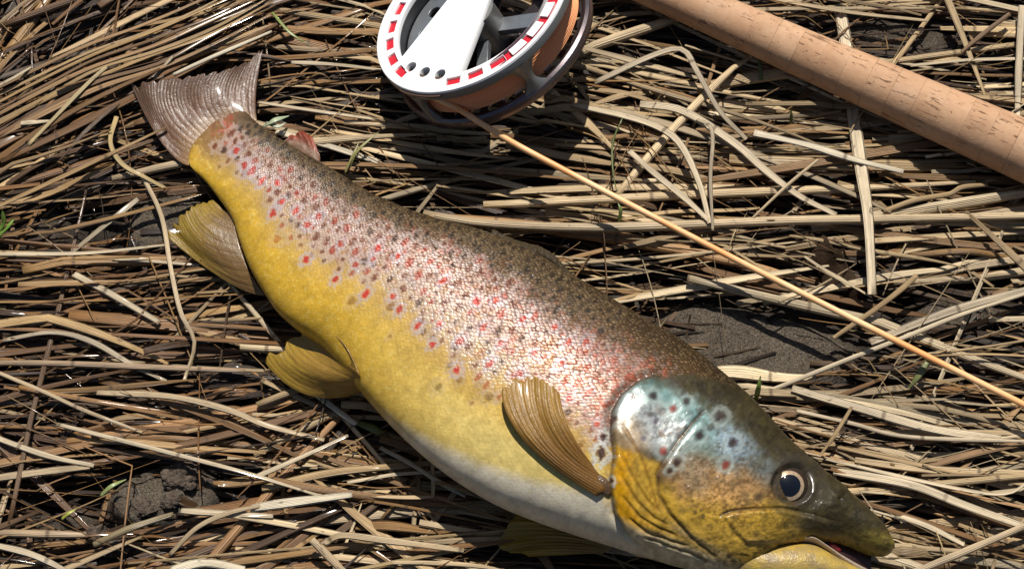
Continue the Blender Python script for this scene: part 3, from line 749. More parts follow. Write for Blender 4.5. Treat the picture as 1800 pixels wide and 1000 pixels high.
wash((.30, .18, .12), blob(1150, 755, 80, 50, 22, .5)*sstep(.56, .68, fbm(PXu/20, PYu/20, 74, 3))*.5)                                     # silver gill cover
wash((.27, .42, .41), (blob(1165, 733, 90, 54, 22, .3)-blob(1148, 748, 62, 38, 22, .5))*.75)
wash((.50, .36, .22), blob(1108, 775, 34, 30, 60, .6)*.6)
dP, sP, tP = seg_dist(PXu, PYu, PREO); insP = np.where(sP < 0, dP, -dP)
lowop = (insP < 0)*sstep(-8, 8, (PYu-790)-(PXu-1082)*.30+18*(hn-.5))
wash((.50, .335, .08), lowop)
wash((.30, .17, .04), lowop*sstep(.5, .66, fbm(PXu/5+PYu/9, PYu/14-PXu/9, 72, 3))*.55)
wash((.70, .37, .02), lowop*np.exp(-((insO-14)/16)**2)*.7)
wash((.62, .56, .42), sstep(-14, 14, (PYu-948)-(PXu-1180)*.42)*(1-sstep(1300, 1340, PXu))*.9)
wash((.30, .25, .17), np.exp(-(((PYu-935)-(PXu-1200)*.55)/9)**2)*sstep(1160, 1200, PXu)*(1-sstep(1290, 1320, PXu))*.6)
for r in RAYS:
    d, s, t = seg_dist(PXu, PYu, r); wash((.26, .15, .03), np.exp(-(d/2.2)**2)*np.interp(t, [0, .1, .9, 1], [0, .75, .75, 0]))
wash((.10, .06, .03), np.exp(-(dP/2.6)**2)*np.interp(tP, [0, .05, .5, .9, 1], [0, .95, .75, .5, 0]))
d, s, t = seg_dist(PXu, PYu, MAXT); wash((.05, .035, .02), np.exp(-(d/2.6)**2)*np.interp(t, [0, .08, .7, 1], [.5, .9, .5, 0]))
wash((.06, .05, .035), (1-sstep(40, 58, np.hypot(PXu-1403, PYu-845)))*.85)
wash((.45, .32, .22), np.exp(-((PYu-952-(PXu-1400)*.02)/4)**2)*(PXu > 1310)*(PXu < 1470)*.5)
wash((.30, .05, .03), np.exp(-(np.hypot((PXu-1232)/5, (PYu-900)/7))**2)*.0)
wash((.085, .07, .03), sstep(.50, .70, fbm(PXu/13, PYu/13, 75, 4))*.45*(1-blob(1150, 745, 80, 50, 22, .3))*(1-lowop*.6))
wash((.05, .035, .018), sstep(.60, .72, fbm(PXu/4.5, PYu/4.5, 76, 2))*.4*sstep(1210, 1260, PXu))
hc *= (1+.8*(hm-.5))[..., None]
fr = sstep(.60, .68, fbm(PXu/4, PYu/4, 56, 2))*blob(1280, 860, 110, 60, 20, .4)
hc = lerp(hc, np.broadcast_to(np.array([.16, .08, .03]), hc.shape), fr*.55)
for x, y, r, k in [(1112,700,9,0),(1147,698,9,0),(1183,718,8,1),(1206,706,8,0),(1077,738,9,0),(1152,741,6,2),(1130,772,7,2),(1166,792,9,1),(1190,812,9,0),(1177,827,6,0),(1229,765,10,0),(1266,732,11,0),(1249,751,9,3),(1288,778,11,0),(1276,816,9,1),(1297,750,8,3),(1330,766,8,3),
                   (1333,873,11,3),(1230,722,8,3),(1255,700,8,3),(1290,715,8,3),(1345,800,8,3),(1222,900,5,3),(1232,896,4,3),(1236,906,5,3),(1200,690,7,3),(1100,730,5,2)]:
    col = [(.05,.028,.025),(.24,.05,.035),(.25,.22,.24),(.06,.045,.028)][k]
    spot(hc, PXu, PYu, x, y, r*.95, r*.85, col, (.45,.50,.47) if k in (0, 1) else None, .4, .9 if k != 3 else .7, wobble=.35, soft=(.35, 1.3))
wash((.07, .05, .03), (insO < 3)*0)
HEADC = np.clip(HEAD+ (sstep(-22, 6, insO+26*(fbm(PXu/6, PYu/6, 71, 2)-.5))-HEAD)*.8*(tO > .02)*(np.abs(insO) < 24), 0, 1)
CU = lerp(CU, hc, HEADC)
for x, y, r in [(1057,797,11),(1060,768,7),(1040,830,6),(1075,845,5)]: spot(CU, PXu, PYu, x, y, r*.8, r, (.06,.025,.03), (.62,.64,.62), .8, .95, 0)
CU = lerp(CU, np.broadcast_to(np.array([.05, .03, .02]), CU.shape), np.exp(-((insO+3)/3.2)**2)*np.interp(tO, [0, .12, .8, 1], [0, .75, .6, 0]))
CU = np.clip(CU, .004, .9); lum = CU.mean(-1, keepdims=True); CU = np.clip(lum+(CU-lum)*1.12, .003, .9)**1.16*.86
SHO = np.exp(-(((PXu-1020)*.8+(PYu-660)*.6)/95)**2-((-(PXu-1020)*.6+(PYu-660)*.8)/48)**2)+.45*np.exp(-((VF-.40)/.10)**2)*sstep(560, 760, PXu)*(1-sstep(930, 1060, PXu))
MET = (1-HEAD)*SHO*.34+HEAD*(blob(1152, 748, 62, 38, 22, .6)*.62+blob(1275, 775, 50, 30, 45, .6)*.08)+(1-HEAD)*(sstep(.2, .4, VF)*(1-sstep(.6, .78, VF))*.05+.01)
SCA = (1-HEAD)*np.interp(VF, [0, .05, .3, .5, .65, .8, .95, 1], [.6, 1, .95, .62, .34, .2, .08, 0])*sstep(.03, .09, SF)
# coordinates that count scales along and across the body
hgt = np.linalg.norm(V0[:, 0]-V0[:, NU-1], axis=1); size = .00180*(np.maximum(hgt, .015)/.105)**.55
dsl = np.r_[0, np.linalg.norm(np.diff(V0[:, NU//2], axis=0), axis=1)]
Us = np.cumsum(dsl/size)
arc = np.concatenate([np.zeros((NS, 1)), np.cumsum(np.linalg.norm(np.diff(V0[:, :NU], axis=1), axis=2), axis=1)], 1)
Vs = (arc-arc[:, NU//2:NU//2+1])/size[:, None]
Uc = np.broadcast_to(Us[:, None], (NS, NU))
scal = np.stack([Uc, Vs, np.zeros_like(Vs)], -1)
me = mesh_from('body', Vb.reshape(-1, 3), grid_faces(NS, NP, True)[:, ::-1])
full = lambda A: A[:, mirror].reshape((-1,)+A.shape[2:])
attr(me, 'skin', 'FLOAT_COLOR', np.concatenate([full(CU), np.ones((NS*NP, 1))], 1))
attr(me, 'shine', 'FLOAT', full(MET)); attr(me, 'scaly', 'FLOAT', full(SCA)); attr(me, 'scale_at', 'FLOAT_VECTOR', full(scal))
t = NT('trout_skin')
sv = t.a('scale_at', 'Vector'); rot = t.node('ShaderNodeVectorRotate', rotation_type='Z_AXIS'); t.l.new(sv, rot.inputs['Vector']); rot.inputs['Angle'].default_value = math.radians(45)
warp = t.noise(t.vmul(sv, (.23, .23, 0)), 1.0, 2, .5, out='Color')
vs = t.node('ShaderNodeVectorMath', operation='MULTIPLY_ADD'); t.l.new(warp, vs.inputs[0]); vs.inputs[1].default_value = (1.6, 1.6, 0); t.l.new(t.vmul(sv, (.86, 1.30, 0)), vs.inputs[2]); t.l.new(vs.outputs[0], rot.inputs['Vector'])
vd = t.node('ShaderNodeTexVoronoi', voronoi_dimensions='2D', feature='F1'); t.l.new(rot.outputs[0], vd.inputs['Vector']); vd.inputs['Scale'].default_value = 1.0; vd.inputs['Randomness'].default_value = .55
dist = vd.outputs['Distance']; cellc = vd.outputs['Color']
sepc = t.node('ShaderNodeSeparateColor'); t.l.new(cellc, sepc.inputs[0])
sc = t.a('scaly')
edge = t.mapr(dist, .28, .62)                                       # 0 in a scale's middle, 1 on its margin
ctr = t.math('SUBTRACT', 1.0, t.mapr(dist, .08, .40))
skin = t.a('skin', 'Color')
dark = t.mix(t.math('MULTIPLY', t.math('MULTIPLY', edge, t.math('POWER', sc, 1.6)), .55), skin, rgba((.03, .020, .012)))
lite = t.mix(t.math('MULTIPLY', t.math('MULTIPLY', ctr, sc), t.mapr(sepc.outputs[0], .2, 1.0, .0, .34)), dark, rgba((.62, .41, .21)))
off = t.node('ShaderNodeVectorMath', operation='SUBTRACT'); t.l.new(rot.outputs[0], off.inputs[0]); t.l.new(vd.outputs['Position'], off.inputs[1])
dt = t.node('ShaderNodeVectorMath', operation='DOT_PRODUCT'); t.l.new(off.outputs[0], dt.inputs[0]); dt.inputs[1].default_value = (-.707, -.707, 0)
h = t.math('MULTIPLY', t.math('ADD', t.math('SUBTRACT', .6, t.math('MULTIPLY', t.math('MULTIPLY', dist, dist), .55)), t.math('MULTIPLY', dt.outputs['Value'], .75)), sc)
geo = t.node('ShaderNodeNewGeometry').outputs['Position']
fine = t.noise(geo, 1500, 3, .6)
b1 = t.bump(fine, .10, .0006); b2 = t.bump(h, .62, .0009, b1)
M_SKIN = t.set(base=lite, metal=t.a('shine'), rough=t.math('SUBTRACT', t.mapr(t.noise(geo, 420, 3), .3, .7, .42, .60), t.math('MULTIPLY', t.a('shine'), .30)), spec=.22, normal=b2, coat=t.math('ADD', t.math('ADD', .03, t.math('MULTIPLY', t.math('SUBTRACT', 1.0, sc), .13)), t.math('MULTIPLY', t.mapr(t.noise(geo, 60, 2), .4, .6), .12)), coatr=.14, coatn=t.bump(t.noise(geo, 700, 3), .15, .001, b2))
TR_AT = np.array([*at(900, 620, 0)])
trout = bpy.data.objects.new('brown_trout', None); COL.objects.link(trout); trout.location = TR_AT; trout.empty_display_size = .02
tag(trout, 'spotted brown trout with yellow belly lying on its side on the straw', 'fish')
def part(name, me, m, parent=trout):
    o = link(name, me, m); 
    o.parent = parent
    w = Vector(TR_AT)
    o.location = -w if parent is trout else Vector((0, 0, 0))
    return o
part('body', me, M_SKIN)
# lookup of the skin at a pixel
flatx, flaty = PXu.ravel(), PYu.ravel(); Vup = Vb[:, :NU].reshape(-1, 3); Nup = N0[:, :NU].reshape(-1, 3)
def skin_at(x, y, lift=0.0):
    k = np.argmin((flatx-x)**2+(flaty-y)**2); return Vup[k]+Nup[k]*lift, Nup[k]
def skin_z(x, y): return skin_at(x, y)[0][2]

# ---- fins
def fin_mat(name, base, edge, dark, root=None, alpha=.8):
    t = NT(name)
    q = t.a('fin_at', 'Vector'); sp = t.node('ShaderNodeSeparateXYZ'); t.l.new(q, sp.inputs[0])
    u, w, nr = sp.outputs[0], sp.outputs[1], sp.outputs[2]
    n = t.noise(t.vmul(q, (3, 5, 0)), 1.5, 4, .6); n2 = t.noise(t.vmul(q, (60, 3, 0)), 1, 3, .6); n3 = t.noise(t.vmul(q, (14, 10, 0)), 1, 4, .7)
    ra = t.math('ADD', t.math('MULTIPLY', u, nr), t.math('MULTIPLY', n, .14))
    w1 = t.math('ABSOLUTE', t.math('SINE', t.math('MULTIPLY', ra, math.pi))); w2 = t.math('ABSOLUTE', t.math('SINE', t.math('MULTIPLY', ra, 2*math.pi)))
    f = t.mapr(t.math('ADD', w, t.math('MULTIPLY', t.math('SUBTRACT', n3, .5), .5)), .42, .62)
    wv = t.math('ADD', t.math('MULTIPLY', w1, t.math('SUBTRACT', 1.0, f)), t.math('MULTIPLY', w2, f))
    c = t.mix(t.mapr(t.math('ADD', w, t.math('MULTIPLY', n, .5)), .55, 1.15), rgba(base), rgba(edge))
    c = t.mix(t.math('MULTIPLY', t.mapr(wv, .34, .02), t.mapr(n3, .35, .6, .15, .7)), c, rgba(dark))
    c = t.mix(t.mapr(n2, .45, .68, 0, .5), c, rgba(dark))
    c = t.mix(t.mapr(n3, .55, .72, 0, .4), c, rgba(tuple(min(1, k*1.5) for k in base)))
    if root: c = t.mix(t.mapr(t.math('ADD', w, t.math('MULTIPLY', n2, .35)), .42, .16), c, rgba(root))
    b = t.bump(t.math('ADD', wv, t.math('MULTIPLY', n2, 1.2)), .22, .0006)
    b = t.bump(n3, .35, .0012, b)
    t.put(t.p.inputs['Alpha'], t.mapr(t.math('ADD', w, t.math('MULTIPLY', n3, .3)), .75, 1.2, 1.0, alpha))
    return t.set(base=c, rough=t.mapr(n3, .3, .7, .22, .5), spec=.38, coat=.16, coatr=.12, normal=b, sss=.2, sssr=(.9, .5, .2), ssss=.0012)
def fin(name, base, mid, outer, m, rays, nu=150, nv=44, th=.0006, wave=.0004, ragged=.012, seed=0):
    A, B, C = (smooth_curve(np.array([at(x, y, z) for x, y, z in q]), nu) for q in (base, mid, outer))
    rs = np.random.default_rng(seed); rag = np.interp(np.linspace(0, 1, nu), np.linspace(0, 1, rays*2+1), rs.random(rays*2+1)**2)*ragged*1.4
    def fn(u, v):
        t = (v*(1-rag[:, None]))[..., None]
        P = A[:, None]*(1-t)*(1-2*t)+B[:, None]*4*t*(1-t)+C[:, None]*t*(2*t-1)
        P = P+np.array([0, 0, 1.0])*((np.abs(np.sin(u*rays*np.pi))-.5)*wave*np.minimum(1, v*3)+.0014*np.sin(u*9+seed)*v*v+.0022*(vnoise(u*7+seed*3, v*2.2, 33)-.5)*np.minimum(1, v*2))[..., None]
        return P
    me, u, v = sheet(name, fn, nu, nv, th)
    q = np.stack([u, v, np.full_like(u, rays)], -1).reshape(-1, 3); attr(me, 'fin_at', 'FLOAT_VECTOR', np.vstack([q, q]))
    return part(name, me, m)
M_TAIL = fin_mat('tail_fin_web', (.15,.078,.042), (.125,.072,.045), (.06,.032,.024), (.26,.15,.06), .72)
M_YFIN = fin_mat('yellow_fin_web', (.24,.14,.022), (.34,.215,.025), (.10,.052,.014))
M_AFIN = fin_mat('anal_fin_web', (.165,.095,.03), (.30,.195,.025), (.075,.04,.016))
M_PFIN = fin_mat('pectoral_fin_web', (.17,.082,.016), (.36,.20,.035), (.035,.016,.005), None, .92); M_PFIN.node_tree.nodes['Principled BSDF'].inputs['Coat Weight'].default_value = .12
M_RFIN = fin_mat('adipose_fin_flesh', (.22,.14,.09), (.34,.06,.03), (.22,.08,.05))
M_DFIN = fin_mat('dorsal_fin_web', (.045,.032,.017), (.055,.04,.022), (.02,.015,.009), None, 1.0); M_DFIN.node_tree.nodes['Principled BSDF'].inputs['Coat Weight'].default_value = 0; M_DFIN.node_tree.nodes['Principled BSDF'].inputs['Specular IOR Level'].default_value = .12
mm = .001
zt = lambda x, y, d=0: float(skin_z(x, y))+d
fin('caudal_fin', [(331,291,9.5*mm),(346,262,10*mm),(368,232,10*mm),(400,212,10*mm),(432,210,10*mm),(453,217,9.5*mm)],
    [(283,251,7*mm),(287,205,11*mm),(325,180,12*mm),(375,170,12*mm),(420,158,11*mm),(450,160,9*mm)],
    [(229,148,8*mm),(258,140,13*mm),(305,133,14*mm),(370,131,13*mm),(425,111,11*mm),(464,76,9*mm)], M_TAIL, 19, ragged=.07, seed=3, wave=0.0)
fin('anal_fin', [(408,378,15*mm),(420,425,16*mm),(440,480,15*mm),(466,519,12*mm)], [(390,364,13*mm),(365,403,14*mm),(362,440,13*mm),(396,494,8*mm)],
    [(371,347,11*mm),(332,367,11*mm),(303,386,10*mm),(287,411,7*mm)], M_AFIN, 10, ragged=.05, seed=4, wave=0.0)
fin('pelvic_fin', [(610,612,zt(612,614,.4*mm)),(624,640,zt(626,640,.4*mm)),(632,664,zt(636,664,0)),(634,690,18*mm)], [(590,590,zt(592,591,.3*mm)),(562,612,22*mm),(538,648,20*mm),(535,693,10*mm)],
    [(565,571,zt(568,572,.3*mm)),(524,584,17*mm),(484,606,14*mm),(460,630,9*mm)], M_YFIN, 9, ragged=.09, seed=5, wave=0.0)
zp = zt(1040, 845)
fin('pectoral_fin', [(1050,826,zp+.8*mm),(1062,842,zp+1*mm),(1062,862,zp+.5*mm),(1050,872,zp-1*mm)], [(1003,757,zt(1003,757,4*mm)),(978,764,zt(978,764,5*mm)),(950,772,zt(950,772,5*mm)),(922,775,zt(922,775,4*mm))],
    [(984,690,zt(984,690,5*mm)),(955,666,zt(955,666,6*mm)),(914,659,zt(914,659,6*mm)),(882,686,zt(882,686,5*mm))], M_PFIN, 11, ragged=.035, seed=6, wave=.00022)
fin('pectoral_fin', [(1085,950,9*mm),(1075,962,8*mm),(1060,972,7*mm)], [(980,915,8*mm),(975,945,8*mm),(985,974,6*mm)], [(905,905,7*mm),(876,958,7*mm),(930,978,5*mm)], M_YFIN, 10, nu=70, nv=24, seed=7)
fin('adipose_fin', [(498,250,12*mm),(530,268,13*mm),(560,288,13*mm)], [(503,246,13*mm),(530,248,15*mm),(560,270,14*mm)], [(508,240,13*mm),(526,232,16*mm),(548,238,15*mm)], M_RFIN, 4, nu=40, nv=20, th=.0022, ragged=0, seed=8, wave=.0001)
fin('dorsal_fin', [(855,420,22*mm),(910,442,24*mm),(965,470,26*mm),(1020,502,28*mm)], [(862,412,22*mm),(915,430,25*mm),(968,455,27*mm),(1016,491,28*mm)], [(866,404,20*mm),(915,421,23*mm),(966,444,25*mm),(1012,483,27*mm)], M_DFIN, 12, nu=90, nv=16, seed=9, ragged=.05)
# fleshy root of the near pectoral fin
def lump(name, x, y, r, sq, m, lift, parent=trout, turn=0.0):
    p, n = skin_at(x, y, lift)
    bm = bmesh.new(); bmesh.ops.create_icosphere(bm, subdivisions=4, radius=1.0)
    V = np.array([v.co[:] for v in bm.verts]); Fc = np.array([[q.index for q in f.verts] for f in bm.faces]); bm.free()
    V = V*(1+.16*(fbm(V[:, 0]*2+9, V[:, 1]*2+V[:, 2]+9, 4, 3)-.5))[:, None]*np.array(sq)*r
    q = Matrix.Rotation(turn, 3, 'Z'); V = V@np.array(q).T
    rotm = np.array(Vector((0, 0, 1)).rotation_difference(Vector(n)).to_matrix()); V = V@rotm.T+p
    return part(name, mesh_from(name, V, Fc), m, parent)
tq = NT('fin_root_flesh'); geo = tq.node('ShaderNodeNewGeometry').outputs['Position']
M_ROOT = tq.set(base=tq.mix(tq.noise(geo, 500, 3), rgba((.05, .028, .014)), rgba((.14, .08, .035))), rough=.25, coat=.5, normal=tq.bump(tq.noise(geo, 900, 3), .4, .001))
lump('fin_root', 1054, 851, .0052, (1.2, .7, .42), M_ROOT, -.0008, turn=-.75)

# ---- eye: globe, iris ring, pupil
def glossy(name, c, rough=.08, coat=1.0, metal=0.0):
    t = NT(name); return t.set(base=rgba(c), rough=rough, coat=coat, coatr=.03, metal=metal)
ep, en = skin_at(*EYEC, 0.0); en = np.array([.09, -.20, .97]); en /= np.linalg.norm(en)
er = 33*WIDE/1800*.93
def dome(name, r0, r1, rr, lift, m, parent, wob=0.0):
    """part of a globe of radius rr between the rings r0 and r1 (shares of er)"""
    na, nr = 64, 14
    t = np.linspace(r0, r1, nr); a = np.linspace(0, 2*np.pi, na, endpoint=False)
    R, A = np.meshgrid(t, a, indexing='ij'); rad = R*er*(1+wob*np.sin(A*2+.6)+wob*.5*np.sin(A*3))
    h = np.sqrt(np.maximum(rr**2-rad**2, 1e-9))-rr+lift
    X = np.array([1.0, 0, 0])-en*en[0]; X /= np.linalg.norm(X); Y = np.cross(en, X)
    V = ep+rad[..., None]*(np.cos(A)[..., None]*X+np.sin(A)[..., None]*Y)+h[..., None]*en
    me = mesh_from(name, V.reshape(-1, 3), grid_faces(nr, na, True))
    return part(name, me, m, parent)
ti = NT('iris'); geo = ti.node('ShaderNodeNewGeometry').outputs['Position']
M_IRIS = ti.set(base=ti.mix(ti.noise(geo, 900, 3), rgba((.22, .11, .045)), rgba((.70, .54, .34))), rough=.3, coat=.8, coatr=.03, metal=.3)
tw = NT('eye_globe'); geo = tw.node('ShaderNodeNewGeometry').outputs['Position']
M_GLOBE = tw.set(base=tw.mix(tw.noise(geo, 500, 3), rgba((.016, .011, .008)), rgba((.045, .028, .017))), rough=.6, spec=.12, coat=.06, coatr=.06)
RR = er*1.25
eye = dome('eye', .002, 1.12, RR*1.15, .0013, M_GLOBE, trout)
dome('iris', .48, .78, RR*1.15, .00150, M_IRIS, eye, .02)
dome('pupil', .001, .565, RR*1.15, .00168, glossy('pupil', (.004, .005, .008), .04), eye, .03)

te = NT('glint_ridge_gloss'); M_GLINT = te.set(base=rgba((.06, .048, .03)), rough=.3, spec=.5, coat=.8, coatr=.16)  # glossy ridge added around the orbit to catch a crescent highlight
la = np.linspace(math.radians(-25), math.radians(125), 60)
lX = np.array([1.0, 0, 0])-en*en[0]; lX /= np.linalg.norm(lX); lY = np.cross(en, lX)
lR = er*(1.30+.06*np.sin(la*2)); lc = ep+(lX[None]*np.cos(la)[:, None]+lY[None]*np.sin(la)[:, None])*lR[:, None]
lz = []
for q in lc:
    qx, qy = proj(q); lz.append(skin_z(float(qx), float(qy)))
lz = np.array(lz); lz = np.convolve(np.pad(lz, 9, mode='edge'), np.ones(19)/19, 'valid'); lc[:, 2] = lz+.0001; lc = smooth_curve(lc[::6], 60)
lw = .0008*np.sin(np.linspace(.06, np.pi-.06, 60))**.6; k_ = np.arange(12)*2*np.pi/12
lt = np.gradient(lc, axis=0); lt /= np.linalg.norm(lt, axis=1)[:, None]; ls = np.cross(lt, en); ls /= np.linalg.norm(ls, axis=1)[:, None]; ln_ = np.cross(ls, lt)
lv = lc[:, None]+(np.cos(k_)[None, :, None]*ls[:, None]*1.7+np.sin(k_)[None, :, None]*ln_[:, None]*.8)*lw[:, None, None]
part('glint_ridge', mesh_from('glint_ridge', lv.reshape(-1, 3), grid_faces(60, 12, True)), M_GLINT, eye)

# ---- lower jaw, mouth and tongue
def loft(name, B, L, T, Zc, m, ns=160, npv=72, col=None):
    M = smooth_curve(np.concatenate([np.array(B, float), np.array(L, float), np.array(T, float)[:, None]*2.5, np.array(Zc, float)[:, None]*2.5], 1), ns)
    Z = M[:, 5]/2500; Tt = M[:, 4]/2500
    b3, l3 = at(M[:, 0], M[:, 1], Z), at(M[:, 2], M[:, 3], Z); C = (b3+l3)/2; E = (b3-l3)/2
    ph = np.linspace(0, 2*np.pi, npv, endpoint=False)
    V = C[:, None]+E[:, None]*np.cos(ph)[None, :, None]+np.array([0, 0, 1.0])*(Tt[:, None]*np.sin(ph)[None])[..., None]
    me = mesh_from(name, V.reshape(-1, 3), grid_faces(ns, npv, True)[:, ::-1])
    me2 = me; o = part(name, me2, m)
    return o, V
tj = NT('jaw_skin'); geo = tj.node('ShaderNodeNewGeometry').outputs['Position']
nj = tj.noise(geo, 160, 4, .6)
M_JAW = tj.set(base=tj.mix(tj.mapr(nj, .35, .68), rgba((.44, .30, .055)), rgba((.24, .17, .08))), rough=.34, coat=.3, coatr=.12, normal=tj.bump(tj.noise(geo, 900, 3), .45, .001))
loft('lower_jaw', [(1262,972),(1305,958),(1345,957),(1390,954),(1425,957),(1455,973),(1490,991),(1525,1006),(1543,1016)], [(1262,1010),(1300,1035),(1345,1045),(1390,1048),(1430,1046),(1462,1042),(1495,1038),(1525,1034),(1542,1028)],
     [15,17,17,16.5,15,13,10,6.5,1.5], [20,20,20,20,20,20,19.5,19,19], M_JAW)
tlp = NT('lip_flesh'); geo = tlp.node('ShaderNodeNewGeometry').outputs['Position']
M_LIP = tlp.set(base=tlp.mix(tlp.noise(geo, 600, 4), rgba((.26, .18, .11)), rgba((.52, .42, .33))), rough=.22, coat=.6, coatr=.08, normal=tlp.bump(tlp.noise(geo, 1200, 3), .4, .001))
loft('lip', [(1385,952),(1422,951),(1447,963),(1474,977),(1503,991),(1534,1005)], [(1385,959),(1422,961),(1447,973),(1474,990),(1503,1005),(1534,1014)], [11,10.5,9,7,5,2], [24.5,24.5,24,23.5,22.5,21], M_LIP, 90, 40)
tmo = NT('mouth_lining'); geo = tmo.node('ShaderNodeNewGeometry').outputs['Position']
M_MOUTH = tmo.set(base=tmo.mix(tmo.noise(geo, 400, 3), rgba((.012, .005, .004)), rgba((.04, .012, .010))), rough=.4)
loft('mouth_lining', [(1400,940),(1440,938),(1490,950),(1530,962)], [(1400,972),(1440,985),(1490,1005),(1530,1008)], [8,8,6,2], [18,18,17,16], M_MOUTH, 50, 32)
tto = NT('tongue'); M_TONGUE = tto.set(base=rgba((.26, .012, .018)), rough=.3, coat=.6, normal=tto.bump(tto.noise(None, 300, 2), .3, .001))
loft('tongue', [(1450,956),(1462,954),(1474,960),(1480,966)], [(1450,962),(1462,967),(1474,971),(1480,969)], [1.2,3,2.6,.6], [23,23.5,23.5,23], M_TONGUE, 30, 24)

# ================================================================== ROD GRIP
tc = NT('cork'); cc = tc.a('cork_at', 'Vector')
oi = tc.node('ShaderNodeObjectInfo'); 
spx = tc.node('ShaderNodeSeparateXYZ'); tc.l.new(cc, spx.inputs[0])
n1 = tc.noise(tc.vmul(cc, (40, 30, 30)), 1, 4, .6); g1 = tc.noise(tc.vmul(cc, (260, 330, 330)), 1, 3, .65)
pit = tc.noise(tc.vmul(cc, (95, 600, 600)), 1, 4, .72); where_ = tc.noise(tc.vmul(cc, (45, 60, 60)), 1, 2, .5)
sp2 = tc.noise(tc.vmul(cc, (420, 520, 520)), 1, 2, .5)
pk = tc.math('MULTIPLY', tc.mapr(pit, .585, .64), tc.mapr(where_, .44, .56))
pk2 = tc.math('MAXIMUM', pk, tc.math('MULTIPLY', tc.mapr(sp2, .70, .75), .8))
base = tc.mix(tc.mapr(n1, .3, .7), rgba((.47, .27, .15)), rgba((.56, .355, .215)))
base = tc.mix(tc.mapr(g1, .35, .7, 0, .35), base, rgba((.40, .20, .09)))
base = tc.mix(tc.math('MULTIPLY', pk2, .85), base, rgba((.12, .045, .02)))
gr = tc.noise(tc.vmul(cc, (26, 55, 55)), 1, 5, .65); base = tc.mix(tc.mapr(gr, .5, .72, 0, .45), base, rgba((.25, .13, .07)))
base = tc.mix(tc.mapr(gr, .46, .28, 0, .3), base, rgba((.62, .45, .32)))
tint = tc.mapr(tc.a('ring_no'), 0, 1, .96, 1.04)
x = tc.node('ShaderNodeCombineColor'); [tc.l.new(tint, x.inputs[i]) for i in range(3)]
base = tc.mix(1.0, base, x.outputs[0], 'MULTIPLY')
M_CORK = tc.set(base=base, rough=.72, spec=.25, normal=tc.bump(tc.math('SUBTRACT', tc.math('MULTIPLY', g1, .4), pk2), .7, .0006))
RA, RB = at(1192, -2, .0155), at(1812, 270, .0195)
def rod_geometry():
    ax = RB-RA; Ln = np.linalg.norm(ax); ax /= Ln
    a = -.060; b = Ln+.17
    return ax, a, b, Ln
AX, A0, A1, LN = rod_geometry()
PX_ = np.cross(np.array([0, 0, 1.0]), AX); PX_ /= np.linalg.norm(PX_); PZ_ = np.cross(AX, PX_)
def rod_r(s): return np.interp(s, [A0, 0, LN*.5, LN, A1], [.0098, .0103, .0124, .0146, .0158])
def tube_rings(name, ss, rr, m, parent, off, n=72, no=None):
    a = np.arange(n)*2*np.pi/n
    c = RA+AX*ss[:, None]
    V = c[:, None]+(np.cos(a)[None, :, None]*PX_+np.sin(a)[None, :, None]*PZ_)*rr[:, None, None]
    F = grid_faces(len(ss), n, True)
    me = mesh_from(name, V.reshape(-1, 3)-off, F)
    if no is not None:
        q = np.stack([np.broadcast_to((ss+no*.37)[:, None], (len(ss), n)), np.cos(a)[None]*rr[:, None]+no*.21, np.sin(a)[None]*rr[:, None]+no*.13], -1)
        attr(me, 'cork_at', 'FLOAT_VECTOR', q.reshape(-1, 3)); attr(me, 'ring_no', 'FLOAT', np.full(V.shape[0]*n, random.random()))
    o = link(name, me, m, parent); return o
rod = bpy.data.objects.new('rod_grip', None); COL.objects.link(rod); rod.location = RA+AX*LN*.5; rod.empty_display_size = .02
tag(rod, 'cork handle of a fishing rod resting on the straw', 'fishing rod')
off = np.array(rod.location)
RING = .0127; nring = int((A1-A0)/RING)
for k in range(nring):
    s0 = A0+k*RING; s1 = s0+RING
    ss = np.array([s0+.00002, s0+.00005, s0+.0003, s0+.0011, (s0+s1)/2, s1-.0011, s1-.0003, s1-.00005, s1-.00002])
    rr = rod_r(ss)+np.array([-.0002, -.00005, -.00001, 0, .00001, 0, -.00001, -.00005, -.0002])*(.0+1.4*random.random()**2)
    tube_rings('cork_ring', ss, rr, M_CORK, rod, off, no=k)
tb = NT('grip_cap'); M_CAP = tb.set(base=rgba((.02, .02, .022)), rough=.35)
ss = np.array([A0-.009, A0-.009, A0-.0085, A0-.001, A0-.0002, A0-.0002]); rr = np.array([.0001, .0085, .0094, .0100, .0100, .003])
tube_rings('butt_cap', ss, rr, M_CAP, rod, off)

# ================================================================== REEL
fc = at(828, 16, .046)
d = np.linalg.norm(fc-EYE); RAD = 190*K*abs((fc-EYE)@B_)
ncam = np.array([-.636*.711, .772*.711, .703]); nw = ncam[0]*R_+ncam[1]*U_+ncam[2]*B_; nw /= np.linalg.norm(nw)
xw = np.array([.771, .636, 0]); xw = xw[0]*R_+xw[1]*U_; xw -= nw*(xw@nw); xw /= np.linalg.norm(xw); yw = np.cross(nw, xw)
MR = Matrix(((xw[0], yw[0], nw[0], fc[0]), (xw[1], yw[1], nw[1], fc[1]), (xw[2], yw[2], nw[2], fc[2]), (0, 0, 0, 1)))
def face(px, py):
    r = ray(px, py); t = ((fc-EYE)@nw)/(r@nw); P = EYE+r*np.asarray(t)[..., None]-fc
    return np.stack([P@xw, P@yw], -1)
reel = bpy.data.objects.new('fly_reel', None); COL.objects.link(reel); reel.matrix_world = MR; reel.empty_display_size = .02
tag(reel, 'white faced fly reel wound with orange line lying on the straw', 'fishing reel')
